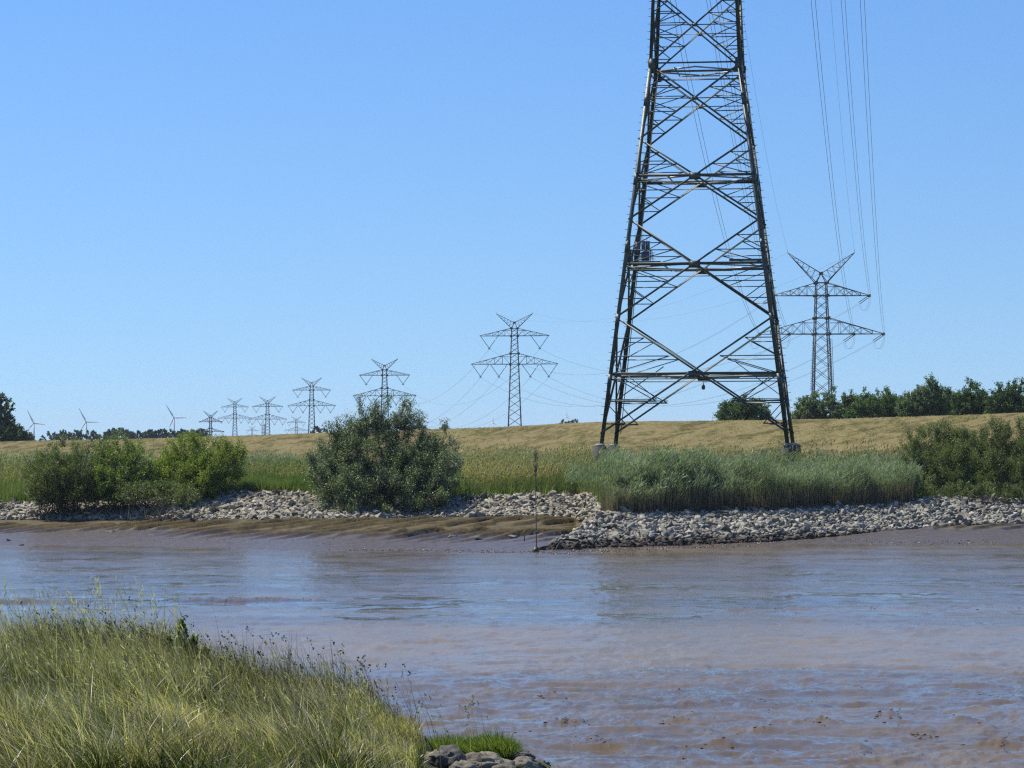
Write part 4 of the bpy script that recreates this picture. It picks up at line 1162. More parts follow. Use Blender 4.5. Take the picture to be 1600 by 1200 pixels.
# step bolts on the legs, two ladders
mb = MB()
for k in range(4):
    sx = (-1, 1, 1, -1)[k]
    z = 3.0
    while z < 60:
        c = corner(k, z); mb.bar(c, c + Vector((sx * 0.30, 0, 0.02)), 0.05); z += 0.82
mb.build('step_bolts', M['steel'], tower, kind='stuff')
for (kk, x_off, z1, m_) in ((1, -0.15, 62, 'steel'), (3, 0.7, 62, 'steel')):
    mb = MB(); u = corner(kk, 0).lerp(corner((kk + 1) % 4, 0), 0)
    n_ = 160
    side = Vector((0, 1 if kk in (0, 1) else -1, 0))
    for s in (0.55, 0.95):
        mb.bar(corner(kk, 1.0) + side * s + Vector((x_off, 0, 0)), corner(kk, ZK) + side * s + Vector((x_off * .6, 0, 0)), 0.05)
    for j in range(n_):
        z = 1.2 + j * (ZK - 1.5) / n_
        c = corner(kk, z) + Vector((x_off * (1 - .4 * z / ZK), 0, 0)); mb.bar(c + side * .55, c + side * .95, 0.035)
    mb.build('ladder', M['steel_light'], tower, kind='stuff')
# platform with cabinets on the left at the second girder
zp = cross_z(levels[1], levels[2]) + 0.28
def hxy(px, dy=0.0):
    return (px - 1088) / FPX * 340 / 1.0
mb = MB(); x0, x1 = hxy(973) + .25, hxy(1034)
y0, y1 = -hx(zp) * DEPTH + 0.2, -hx(zp) * DEPTH + 4.2
mb.box((x0, y0, zp), (x1, y1, zp + 0.12)); pl_ = mb.build('platform', M['steel'], tower)
mb = MB(); mb.box((x0 + 1.5, y0 - .12, zp - .35), (x1 + 3.6, y0 - .02, zp - .12)); mb.build('cable_tray', M['steel'], tower)
mb = MB(); mb.box((hxy(1142), y0 - .18, zp + .02), (hxy(1196), y0 - .04, zp + .26)); mb.build('cable_tray', M['steel'], tower)
for (pa, pb, ra, rb, yy) in ((979, 988, 391.5, 410, .6), (992.5, 1001, 379.5, 399, .9), (1003.5, 1009, 378.5, 392, 1.0), (1009.6, 1016, 378.5, 392, 1.3), (1003.5, 1009, 396, 409, .8), (1009.6, 1016, 395, 409, .8)):
    xa, xb = hxy(pa), hxy(pb); za = zp + .12 + (410.5 - rb) / FPX * 338; zb_ = zp + .12 + (410.5 - ra) / FPX * 338
    mb = MB(); mb.box((xa, y0 + yy, za), (xb, y0 + yy + .55, zb_)); c = mb.build('cabinet', M['cabinet'], tower)
    mb = MB(); mb.box((xa + .05, y0 + yy - .03, za + .06), (xb - .05, y0 + yy - .002, zb_ - .06)); mb.build('door_panel', M['cabinet'], c)
    mb = MB(); mb.box((xa - .02, y0 + yy - .05, zb_), (xb + .02, y0 + yy + .58, zb_ + .05)); mb.build('roof', M['cabinet'], c)
for pa, yy, zt_, zb_ in ((1005.5, 1.5, 363, 409), (1011.5, 1.5, 367, 409), (1001.5, 1.2, 377, 409), (992, 1.6, 378, 409)):
    mb = MB(); x = hxy(pa); mb.tube([(x, y0 + yy, zp), (x, y0 + yy, zp + (410 - zt_) / FPX * 338)], 0.035, 5); mb.build('antenna_rod', M['cabinet'], tower)
mb = MB(); xr = hxy(1018.5)
for x in (hxy(990), hxy(1001), xr, xr + .02):
    mb.bar((x, y0 + .1, zp), (x, y0 + .1, zp + 1.25), .06)
mb.bar((xr, y1 - .2, zp), (xr, y1 - .2, zp + 1.25), .06)
for z in (.55, .95, 1.22):
    mb.bar((xr, y0 + .1, zp + z), (xr, y1 - .2, zp + z), .05); mb.bar((x0 + .3, y0 + .1, zp + z), (xr + .25, y0 + .1, zp + z), .045)
    mb.bar((x0 + .3, y1 - .2, zp + z), (xr + .25, y1 - .2, zp + z), .045)
mb.build('railing', M['steel'], tower)
# lamp under the lowest girder
mb = MB(); c = (corner(2, zc0) + corner(3, zc0)) / 2
mb.tube([c + Vector((0, 0, -.4)), c + Vector((0, 0, -.75))], .04, 5); mb.tube([c + Vector((0, 0, -.75)), c + Vector((0, 0, -.95)), c + Vector((0, 0, -1.25)), c + Vector((0, 0, -1.35))], [.07, .2, .2, .1], 8)
mb.build('lamp', M['steel'], tower)
# crossarms above the picture
for z, L in ((77.0, 19.0), (91.0, 15.0)):
    for s in (-1, 1):
        mb = MB(); w = hx(z); tip = Vector((s * L, 0, z))
        for sy in (-1, 1):
            mb.bar((s * w, sy * w * DEPTH, z), tip, .2); mb.bar((s * hx(z + 5), sy * hx(z + 5) * DEPTH, z + 5), tip + Vector((0, 0, .3)), .18)
            for j in range(1, 6):
                t = j / 6; a_ = Vector((s * w, sy * w * DEPTH, z)).lerp(tip, t); b_ = Vector((s * hx(z + 5), sy * hx(z + 5) * DEPTH, z + 5)).lerp(tip, t)
                mb.bar(a_, b_, .1); mb.bar(a_, Vector((s * hx(z + 5), sy * hx(z + 5) * DEPTH, z + 5)).lerp(tip, max(0, t - 1 / 6)), .1)
        mb.build('crossarm', M['steel'], tower)

# ------------------------------------------------------------------ line pylons
def pylon(name, label, loc, rz, P, thick=1.0, detail=True, group=None, strain=False, mat=None):
    """P: dict of heights and half-widths (metres)"""
    mat = mat or M['pylon']
    root = empty(name, loc, rz); tag(root, label, 'pylon', group)
    k = thick
    H, wB, wL, wT = P['body'], P['wB'], P['wL'], P['wT']          # body top height, half widths at base, lower arm, top
    zL, zLt, zU = P['lower'], P['lower_top'], P['upper']
    def hw(z): return wB + (wL - wB) * z / zL if z < zL else wL + (wT - wL) * (z - zL) / (H - zL)
    def cn(s, t, z): return Vector((s * hw(z), t * hw(z), z))
    cs4 = [(-1, -1), (1, -1), (1, 1), (-1, 1)]
    for s, t in cs4:
        mb = MB(); mb.angle(cn(s, t, -1.0), cn(s, t, zL), (-s, 0, 0), (0, -t, 0), .22 * k, .06 * k); mb.angle(cn(s, t, zL), cn(s, t, H), (-s, 0, 0), (0, -t, 0), .20 * k, .06 * k)
        mb.build('leg', mat, root)
    # bracing panels
    zs = [0.0]
    while zs[-1] < H - 1.0:
        zs.append(zs[-1] + max(1.55, hw(zs[-1]) * P.get('pan', 1.35)))
    sc_ = H / zs[-1]; zs = [z * sc_ for z in zs]
    joined = MB(); cnt = 0
    for i in range(len(zs) - 1):
        for f in range(4):
            (s0, t0), (s1, t1) = cs4[f], cs4[(f + 1) % 4]
            for a_, b_ in ((cn(s0, t0, zs[i]), cn(s1, t1, zs[i + 1])), (cn(s1, t1, zs[i]), cn(s0, t0, zs[i + 1]))):
                if detail and f == 0 and cnt < 290:
                    mb = MB(); mb.bar(a_, b_, .085 * k); mb.build('brace', mat, root); cnt += 1
                else: joined.bar(a_, b_, .085 * k)
    joined.build('lattice_bracing', mat, root, kind='stuff')
    for z in (zL, zLt, zU, H, 2.2):
        mb = MB()
        for f in range(4):
            (s0, t0), (s1, t1) = cs4[f], cs4[(f + 1) % 4]
            mb.bar(cn(s0, t0, z), cn(s1, t1, z), .16 * k)
        mb.build('collar', mat, root)
        if z > 3:
            mb = MB()
            for s, t in cs4: mb.box((s * hw(z) - .30 * k, t * hw(z) - .12, z - .30 * k), (s * hw(z) + .30 * k, t * hw(z) + .12, z + .30 * k))
            mb.build('node_plates', mat, root, kind='stuff')
    # crossarms
    def arm(z, ztop, L, npan, nm):
        for s in (-1, 1):
            mb = MB(); tip = Vector((s * L, 0, z)); br = MB()
            for t in (-1, 1):
                b0 = Vector((s * hw(z), t * hw(z), z)); t0 = Vector((s * hw(ztop), t * hw(ztop), ztop))
                mb.bar(b0, tip, .17 * k); mb.bar(t0, tip + Vector((0, 0, .12)), .13 * k)
                for j in range(1, npan):
                    u = j / npan; u0 = (j - 1) / npan
                    br.bar(b0.lerp(tip, u), t0.lerp(tip, u), .07 * k)
                    if j % 2: br.bar(t0.lerp(tip, u0) if j > 1 else b0, t0.lerp(tip, u) if j == 1 else b0.lerp(tip, u), .07 * k)
                    else: br.bar(t0.lerp(tip, u0), b0.lerp(tip, u), .07 * k)
                    br.bar(b0.lerp(tip, u0), t0.lerp(tip, u), .06 * k)
                if z == zL or True:
                    hh = t0.lerp(tip, .30); br.bar(Vector((s * hw(z), t * hw(z), hh.z)), hh, .06 * k)
            for j in range(npan):
                u = j / npan
                br.bar(Vector((s * hw(z), -hw(z), z)).lerp(tip, u), Vector((s * hw(z), hw(z), z)).lerp(tip, min(1, u + 1 / npan)), .06 * k)
            a_ = mb.build('crossarm', mat, root); br.build('arm_bracing', mat, a_, kind='stuff')
    arm(zL, zLt, P['Llow'], 5, 'lower'); arm(zU, H, P['Lup'], 5, 'upper')
    # horns carrying the earth wires
    apex = Vector((0, 0, P['apex']))
    for s in (-1, 1):
        mb = MB(); tip = Vector((s * P['Lhorn'], 0, P['horn'])); br = MB()
        for t in (-1, 1):
            b0 = Vector((s * hw(H), t * hw(H), H)); a0 = apex + Vector((0, t * .3, 0))
            mb.bar(b0, tip, .14 * k); mb.bar(a0, tip, .12 * k); mb.bar(b0, a0, .12 * k)
            for j in range(1, 6):
                u = j / 6; br.bar(b0.lerp(tip, u), a0.lerp(tip, u), .05 * k); br.bar(b0.lerp(tip, u), a0.lerp(tip, max(0, u - 1 / 6)), .05 * k)
        mb.bar(tip, tip + Vector((0, 0, .7)), .06 * k)
        h_ = mb.build('horn', mat, root); br.build('horn_bracing', mat, h_, kind='stuff')
    mb = MB(); mb.box((-.4 * k, -.35, P['apex'] - .4), (.4 * k, .35, P['apex'] + .4)); mb.build('apex_plate', mat, root)
    att = []
    if not strain:
        D = 4.3
        for s in (-1, 1):
            Lu, Ll = P['Lup'], P['Llow']
            for (x0, x1, z) in ((Lu - .4, Lu - 6.6, zU), (Ll - .4, Ll - 6.5, zL), (Ll - 7.2, Ll - 13.2, zL)):
                mb = MB(); v = Vector((s * (x0 + x1) / 2, 0, z - .2 - D))
                for x in (x0, x1): mb.tube([Vector((s * x, 0, z - .2)), v], .085 * k, 5)
                mb.box((v.x - .35 * k, -.2, v.z - .35), (v.x + .35 * k, .2, v.z - .05))
                mb.build('insulator', M['insulator'], root)
                att.append(v + Vector((0, 0, -.4)))
        for s in (-1, 1): att.append(Vector((s * P['Lhorn'], 0, P['horn'])))
    return root, att

PB = dict(body=51.5, wB=3.1, wL=1.62, wT=1.12, lower=38.3, lower_top=42.2, upper=48.7, Llow=16.0, Lup=12.8, Lhorn=6.7, apex=53.6, horn=56.9)
PA = dict(body=49.3, wB=3.0, wL=1.85, wT=1.40, lower=36.2, lower_top=40.3, upper=46.0, Llow=15.9, Lup=12.3, Lhorn=8.6, apex=51.7, horn=57.0, pan=1.55)
def place(px, arm_row, D, P):
    """ground position so that the lower arm's height matches the row"""
    q = at(px, arm_row, D); return Vector((q.x, D, q.z - P['lower']))
locA = place(1283.5, 522, 816, PA); locB = place(804, 569, 1176, PB)
pylA, _ = pylon('pylon', 'nearest two-armed strain pylon rising behind the trees right of the big tower', locA, math.radians(3), PA, 1.25, True, 'pylons of the power line', strain=True)
pylB, attB = pylon('pylon', 'middle suspension pylon standing alone behind the dike left of the big tower', locB, math.radians(-2), PB, 1.35, True, 'pylons of the power line')
proto, attC = pylon('pylon', 'pylon half hidden behind the top of the big willow', place(601, 618.5, 1616, PB), 0, PB, 1.7, False, 'pylons of the power line')
pylons = {'A': (locA, math.radians(3)), 'B': (locB, math.radians(-2)), 'C': (Vector(proto.location), 0)}
for px, row, D, s, lab, key in [(487, 634, 2133, 1.0, 'pylon in the middle distance just left of the big willow', 'D'),
                           (418, 655, 2560, .97, 'distant pylon, second left of the willow, its lower arm just above the dike', 'E'),
                           (367, 653.5, 3122, 1.05, 'distant pylon, third left of the willow, its lower arm overlapping the next one', 'F'),
                           (463, 672.5, 3900, .92, 'faint very distant pylon between two nearer pylons, arms low over the dike', 'G'),
                           (657, 671, 4300, .92, 'faint far pylon peeping over the right part of the big willow', 'H'),
                           (394, 681, 5600, .9, 'tiniest pylon, only its horns showing over the dike', 'I')]:
    o = copy_tree(proto); o['label'] = lab
    q = at(px, row, D); o.location = (q.x, D, q.z - PB['lower'] * s); o.scale = (s, s, s); pylons[key] = (Vector(o.location), 0)
PG = dict(body=30.0, wB=2.2, wL=1.3, wT=1.0, lower=17.0, lower_top=20.0, upper=26.0, Llow=11.5, Lup=9.6, Lhorn=6.6, apex=31.6, horn=36.0)
q = at(329, 659, 2900)
pylG, _ = pylon('pylon', 'small distant strain pylon above the yellow-green bush at the left', (q.x, 2900, q.z - 26.0), 0, PG, 2.2, False, 'pylons of the power line', strain=True)
mb = MB()
for s in (-1, 1):
    for z, L in ((26, 9.6), (17, 11.5)):
        mb.box((s * L - .9, -.5, z - .5), (s * L + .9, .5, z + .5))
mb.build('insulator_cluster', M['insulator'], pylG, kind='stuff')
# substation mast left of pylon E
mb = MB(); q = at(411, 668, 2700); r_ = tag(empty('mast', (q.x, 2700, 3.2)), 'thin cluster of masts beside a distant pylon above the dike', 'mast')
for dx, zt_ in ((-.9, 24), (0, 27), (1.1, 24.5)):
    mb = MB(); mb.bar((dx, 0, 0), (dx, 0, zt_), .45); 
    for z in (17, 20, 23): mb.bar((dx - 1, 0, z), (dx + 1, 0, z), .3)
    mb.build('mast_pole', M['pylon'], r_)

# strain insulators, jumper loops and climbing guards on the nearest pylon
def wA(v): return Matrix.Translation(locA) @ Matrix.Rotation(math.radians(3), 4, 'Z') @ Vector(v)
pos_strain = {}
for nm, x, z in (('uL', -PA['Lup'], PA['upper']), ('uR', PA['Lup'], PA['upper']), ('lL', -PA['Llow'], PA['lower']), ('lR', PA['Llow'], PA['lower']), ('mL', -8.3, PA['lower']), ('mR', 8.3, PA['lower'])):
    base = Vector((x, 0, z)); end = base + Vector((-1.95, 3.2, -1.75))
    mb = MB(); mb.tube([base + Vector((-.18, 0, 0)), end + Vector((-.2, 0, .2))], .10, 6); mb.tube([base + Vector((.22, 0, -.2)), end + Vector((.2, 0, -.15))], .10, 6)
    mb.build('strain_insulator', M['insulator'], pylA)
    mb = MB(); mb.box(tuple(base - Vector((.35, .3, .35))), tuple(base + Vector((.35, .3, .35)))); mb.build('end_plate', M['pylon'], pylA)
    mb = MB()
    for dx in (-.2, .22):
        pts = [base + Vector((-.2 + dx * .5, -2.5, -.4)), base + Vector((-.35 + dx, -2.2, -2.2)), base + Vector((-.9 + dx, -1, -3.7)), base + Vector((-1.6 + dx, 1, -3.7)), base + Vector((-1.9 + dx, 2.6, -2.8)), end + Vector((dx, 0, 0))]
        mb.tube(pts, .03, 4)
    mb.build('jumper_loop', M['wire'], pylA)
    pos_strain[nm] = (base, end)
for s in (-1, 1):
    mb = MB()
    z = 22.0
    while z < 35:
        w = PA['wB'] + (PA['wL'] - PA['wB']) * z / PA['lower']
        for t in (-1, 1): mb.bar((s * (w - .15), t * w, z), (s * (w + .85 - .02 * z), t * w, z), .12)
        z += .42
    for dx in (.1, .5): 
        w0 = PA['wB'] + (PA['wL'] - PA['wB']) * 22 / PA['lower']; w1 = PA['wB'] + (PA['wL'] - PA['wB']) * 35 / PA['lower']
        mb.bar((s * (w0 + dx), -w0, 22), (s * (w1 + dx), -w1, 35), .1)
    mb.build('climbing_guard', M['pylon'], pylA, kind='stuff')

# ------------------------------------------------------------------ wires
def wire_pts(p, q, sag, n=26):
    p = Vector(p); q = Vector(q)
    return [p.lerp(q, i / n) - Vector((0, 0, 4 * sag * (i / n) * (1 - i / n))) for i in range(n + 1)]

def wire_thing(label, spans, r, group):
    root = empty('power_line', spans[0][0]); tag(root, label, 'power line', group)
    for p, q, sag in spans:
        mb = MB(); mb.tube([v - root.location for v in wire_pts(p, q, sag)], r, 4); mb.build('wire', M['wire'], root, True)
    return root

# from the nearest pylon up to the big tower's arms (outside the picture)
def tower_end(pA, px0, zt, sag):
    """X of the tower-side end such that the wire passes column px0 at the picture's top edge"""
    Yt_ = T_AX; pA = Vector(pA)
    best = None
    for i in range(1, 400):
        t = i / 400; Y = pA.y + (Yt_ - pA.y) * t; z = pA.z + (zt - pA.z) * t - 4 * sag * t * (1 - t)
        if project((0, Y, z))[1] <= 0: break
    a, b = ray(px0, 0)
    X = a * Y
    return Vector((pA.x + (X - pA.x) / t, Yt_, zt))
G = 'wires from the nearest pylon to the big tower'
for nm, pxs, zt_, lab in (('mR', (1267, 1273.5), 84, 'leftmost twin wires right of the tower, meeting the inner lower right arm'),
                          ('uR', (1314, 1320), 98, 'middle twin wires descending to the right end of the upper arm'),
                          ('lR', (1344, 1350.5), 84, 'rightmost twin wires descending to the right end of the lower arm'),
                          ('lL', (1047, 1055), 84, 'twin wires crossing inside the tower lattice farthest left'),
                          ('uL', (1103, 1108.5), 98, 'twin wires inside the tower lattice leading to the left upper arm'),
                          ('mL', (1119, 1125), 84, 'twin wires inside the tower lattice nearest its right leg')):
    b0 = wA(pos_strain[nm][0] + Vector((-.1, -2.5, -.35)))
    sp = []
    for j, px in enumerate(pxs):
        s = b0 + Vector((-.22 + .44 * j, 0, 0)); sp.append((s, tower_end(s, px, zt_, 11), 11))
    wire_thing(lab, sp, 0.038, G)
for s_, px, lab in ((1, 1298, 'single thin earth wire coming down to the right horn of the nearest pylon'), (-1, 1157, 'single thin earth wire coming down to the left horn of the nearest pylon')):
    s = wA((s_ * PA['Lhorn'], 0, PA['horn'] + .6)); wire_thing(lab, [(s, tower_end(s, px, 106, 9), 9)], 0.022, G)
def wW(key, v, s=1.0):
    l, rz = pylons[key]; return Matrix.Translation(l) @ Matrix.Rotation(rz, 4, 'Z') @ (Vector(v) * s)
G = 'wires between the pylons behind the dike'
names = ('left upper', 'left outer lower', 'left inner lower', 'right upper', 'right outer lower', 'right inner lower')
for j, nm in enumerate(('uL', 'lL', 'mL', 'uR', 'lR', 'mR')):
    e = wA(pos_strain[nm][1]); wire_thing(f'sagging wire from the {names[j]} arm of the nearest pylon to the middle pylon', [(e, wW('B', attB[j]), 13.5), (e + Vector((.4, 0, 0)), wW('B', attB[j]) + Vector((.4, 0, 0)), 13.5)], 0.022, G)
    wire_thing(f'sagging wire from the {names[j]} insulator of the middle pylon to the willow-hidden pylon', [(wW('B', attB[j]), wW('C', attC[j]), 15)], 0.035, G)
for j in (6, 7):
    side = 'left' if j == 6 else 'right'
    wire_thing(f'thin earth wire between the {side} horns of the two nearest line pylons', [(wA(((-1 if j == 6 else 1) * PA['Lhorn'], 0, PA['horn'])), wW('B', attB[j]), 9)], 0.02, G)

# ------------------------------------------------------------------ wind turbines
def turbine(px, hub_row, D, blades_px, label, mat, kr=1.0, group='wind turbines on the horizon'):
    h = at(px, hub_row, D); root = empty('wind_turbine', (h.x, D, 3.0)); tag(root, label, 'wind turbine', group)
    H = h.z - 3.0; r = 1.6 * kr
    mb = MB(); mb.tube([(0, 0, -2), (0, 0, H)], [r * 1.3, r * .75], 10); mb.build('tower', mat, root, True)
    mb = MB(); mb.tube([(0, 4, H), (0, -2, H), (0, -4.5, H)], [r * 1.2, r * 1.3, r * .9], 8); mb.build('nacelle', mat, root, True)
    mb = MB(); mb.tube([(0, -4.5, H), (0, -6.5, H), (0, -7.5, H)], [r * 1.2, r * 1.1, r * .3], 8); hub = mb.build('hub', mat, root, True)
    for bx, by in blades_px:
        t = at(bx, by, D) - Vector((h.x, D, 3.0)); c = Vector((0, -5.8, H)); d = (t - Vector((0, 0, H))); d.y = 0
        side = Vector((-d.z, 0, d.x)).normalized()
        mb = MB()
        V = []; secs = ((0, 1.1, 1.1), (.08, 1.1, 1.0), (.2, 2.1, .7), (.5, 1.45, .45), (.8, .95, .28), (1.0, .3, .1))
        for u, w, th in secs:
            o_ = c + d * u
            V += [o_ - side * w * kr * .9 , o_ + Vector((0, -th, 0)), o_ + side * w * kr * .7, o_ + Vector((0, th, 0))]
        F = [(4 * i + k_, 4 * i + (k_ + 1) % 4, 4 * i + 4 + (k_ + 1) % 4, 4 * i + 4 + k_) for i in range(5) for k_ in range(4)] + [(0, 1, 2, 3), (23, 22, 21, 20)]
        mb.add(V, F); mb.build('blade', mat, root)
turbine(53, 661, 6500, ((43, 640.5), (74, 663.5), (41, 676)), 'leftmost wind turbine beside the dark tree at the left edge', M['turbine'])
turbine(135, 659, 6500, ((123.5, 637.5), (158, 659.5), (125.5, 673.5)), 'second wind turbine from the left rising from a far copse', M['turbine'])
turbine(272, 652.5, 6500, ((259.5, 632), (296, 652.5), (264, 670.5)), 'wind turbine nearest to the row of pylons above the left bushes', M['turbine'])
turbine(770, 660.5, 9000, ((770.5, 652), (764, 665), (777, 664)), 'tiny white wind turbine left of the foot of the middle pylon', M['turbine_white'], .8)
turbine(885, 651, 9000, ((886, 642.5), (879, 656), (892, 655)), 'tiny white wind turbine above the small copse right of the middle pylon', M['turbine_white'], .8)
turbine(1112, 656, 9500, ((1113, 649), (1106, 660), (1118, 660)), 'tiny white wind turbine between the tower legs beside the round tree', M['turbine_white'], .8)

# ------------------------------------------------------------------ stakes in the mud
q0 = at(838.5, 862, 241.5)
st = empty('stake', (q0.x, 241.5, q0.z)); tag(st, 'tall thin withy stake with a dark brush top standing at the waterline', 'stake')
mb = MB(); Hs = 160 / FPX * 241.5
mb.tube([(0, 0, -.8), (-.03, 0, Hs * .35), (-.08, 0, Hs * .7), (-.05, 0, Hs)], [.045, .04, .033, .02], 7); mb.build('pole', M['dead_twig'], st, True)
mb = MB(); g_ = random.Random(5)
for i in range(46):
    z = g_.uniform(Hs * .80, Hs * .97) if i < 34 else g_.uniform(Hs * .62, Hs * .8); a_ = g_.uniform(0, 6.28); l = g_.uniform(.3, .75)
    r_ = .16 if z > Hs * .82 else .12
    mb.tube([(-.06, 0, z - l * .5), (-.06 + math.cos(a_) * r_, math.sin(a_) * r_, z), (-.06 + math.cos(a_) * r_ * .9, math.sin(a_) * r_ * .9, z + l * .5)], [.02, .016, .006], 3)
mb.build('brush_top', M['bark'], st, kind='stuff')
mb = MB(); mb.tube([(-.15, -.1, -.2), (0, 0, .22), (.12, 0, .3)], [.3, .22, .08], 7); mb.build('mud_collar', M['mud'], st, True)
q0 = at(819, 846, 252.0); s2 = MB(); s2.tube([(0, 0, -.5), (.02, 0, .3), (.05, 0, .62)], [.05, .045, .03], 6)
o = s2.build('stake', M['bark'], None, True); o.location = q0; tag(o, 'short stub of a stake in the mud left of the tall one', 'stake')

# ------------------------------------------------------------------ near bank
NR = [(-200, 1035), (0, 1032), (130, 1030), (230, 1035), (300, 1052), (350, 1075), (420, 1098), (500, 1108), (580, 1122), (640, 1146), (680, 1172), (760, 1186), (830, 1196), (900, 1216), (1000, 1260), (1200, 1360), (1800, 1600)]
R_NEAR = rows(NR)
NYP = (np.array([-200, 0, 200, 400, 660, 850, 1000, 1800]), np.array([59, 58, 55, 51, 46, 44.5, 43, 34]))
def near_prof(a):
    px = 800 + a * FPX
    Yr_ = np.interp(px, *NYP); zr = EYE + np.interp(a, *R_NEAR) * Yr_
    return Yr_, zr
def near_h(a, Y):
    Yr_, zr = near_prof(a)
    X = a * Y
    base = zr + (Yr_ - Y) * 0.008                      # plateau towards the camera dike
    front = np.where(Y < 20, base + (20 - Y) * 0.13, base)
    back = np.maximum(zr - (Y - Yr_) * 0.42, -1.2)
    z = np.where(Y <= Yr_, front, back)
    return z + 0.16 * (fbm(X * 0.8, Y * 0.8, 121, 3) - 0.5)
an = (np.linspace(-400, 2000, 300) - 800) / FPX
Yr_, zr = near_prof(an)
Y = np.concatenate([strip(np.full_like(an, 1.0), Yr_, 60)[:-1], strip(Yr_, Yr_ + 13, 40)]); A = np.repeat(an[None, :], len(Y), 0)
sheet('near_bank_ground', A, Y, near_h(A, Y), M['soil'])

gr = np.random.default_rng(57)
def near_scatter(px0, px1, n, ymin=39.0, over=1.5, dens=None):
    A_, Y_ = [], []; c = 0
    while c < n:
        px = gr.uniform(px0, px1, n); a = (px - 800) / FPX
        yr, _ = near_prof(a)
        Y = gr.uniform(0, 1, n) * (yr + over - ymin) + ymin
        k = gr.uniform(0, 22, n) < (yr + over - ymin)
        if dens is not None: k &= gr.uniform(0, 1, n) < dens(a, Y)
        A_.append(a[k]); Y_.append(Y[k]); c += k.sum()
    a = np.concatenate(A_)[:n]; Y = np.concatenate(Y_)[:n]
    return a, Y, near_h(a, Y)

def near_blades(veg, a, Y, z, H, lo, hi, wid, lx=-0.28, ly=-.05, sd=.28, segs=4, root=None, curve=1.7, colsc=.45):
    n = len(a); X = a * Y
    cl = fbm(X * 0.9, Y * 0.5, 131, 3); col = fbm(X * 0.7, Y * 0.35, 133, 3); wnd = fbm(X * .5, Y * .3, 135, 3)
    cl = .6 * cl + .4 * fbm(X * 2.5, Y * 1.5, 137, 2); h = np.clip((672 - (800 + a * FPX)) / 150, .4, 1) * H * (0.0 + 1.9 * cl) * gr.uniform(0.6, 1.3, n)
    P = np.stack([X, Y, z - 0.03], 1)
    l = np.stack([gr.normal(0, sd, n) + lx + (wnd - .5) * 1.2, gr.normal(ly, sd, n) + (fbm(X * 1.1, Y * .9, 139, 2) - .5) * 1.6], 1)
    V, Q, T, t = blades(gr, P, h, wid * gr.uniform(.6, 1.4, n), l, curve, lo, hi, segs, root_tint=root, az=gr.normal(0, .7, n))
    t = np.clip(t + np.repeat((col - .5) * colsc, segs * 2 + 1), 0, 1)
    veg.add((V, Q, T, t))

vg = Veg()
tus = lambda a, Y: np.clip((fbm(a * Y * 1.7, Y * 1.0, 141, 3) - .36) / .16, .12, 1)
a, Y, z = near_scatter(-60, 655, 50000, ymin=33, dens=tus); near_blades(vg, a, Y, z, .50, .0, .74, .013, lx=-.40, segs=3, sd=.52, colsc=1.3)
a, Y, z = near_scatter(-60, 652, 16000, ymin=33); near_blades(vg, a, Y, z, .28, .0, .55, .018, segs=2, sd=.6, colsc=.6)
tn = 420
ta, tY, tz = near_scatter(-60, 650, tn, ymin=33)
for lo_, hi_, idx_ in ((.0, .45, np.arange(0, tn, 3)), (.25, .66, np.arange(1, tn, 3)), (.62, .98, np.arange(2, tn, 3))):
    per = 62
    cx = np.repeat(ta[idx_] * tY[idx_], per); cy = np.repeat(tY[idx_], per); cz = np.repeat(tz[idx_], per); m_ = len(cx)
    rad = np.repeat(gr.uniform(.05, .16, len(idx_)), per) * np.sqrt(gr.uniform(0, 1, m_)); an2 = gr.uniform(0, 6.28, m_)
    hh = np.repeat(gr.uniform(.30, .72, len(idx_)), per) * gr.uniform(.6, 1.2, m_) * np.clip((672 - (800 + np.repeat(ta[idx_], per) * FPX)) / 150, .4, 1)
    l2 = np.stack([np.cos(an2) * .75 + gr.normal(-.12, .2, m_), np.sin(an2) * .6 + gr.normal(0, .2, m_)], 1)
    vg.add(blades(gr, np.stack([cx + rad * np.cos(an2), cy + rad * np.sin(an2), cz - .03], 1), hh, .014 * gr.uniform(.6, 1.4, m_), l2, 2.0, lo_, hi_, 4, az=gr.normal(0, .8, m_)))
# browner, drier growth along the ridge
a, Y, z = near_scatter(30, 652, 11000, ymin=33, over=.8, dens=lambda a, Y: np.clip(1 - (near_prof(a)[0] - Y) / 5.0, 0, 1)); near_blades(vg, a, Y, z, .62, .62, .86, .012, segs=3, sd=.36, colsc=.3)
a, Y, z = near_scatter(-60, 652, 15000, ymin=33, dens=tus); near_blades(vg, a, Y, z, .72, .62, 1.0, .012, segs=4, sd=.30, lx=-.45, colsc=.6)
a, Y, z = near_scatter(380, 655, 12000, ymin=34, dens=lambda a, Y: np.clip((47 - Y) / 6, 0, 1)); near_blades(vg, a, Y, z, .34, .25, .5, .012, lx=-.1, segs=3)
a, Y, z = near_scatter(-60, 200, 12000, ymin=33, dens=lambda a, Y: np.clip((50 - Y) / 6, 0, 1)); near_blades(vg, a, Y, z, .5, .15, .55, .012, lx=-.2, segs=3)
vg.build('bank_grass', M['grass'], 'tangled green and straw grass covering the near bank at the lower left', 'grass')
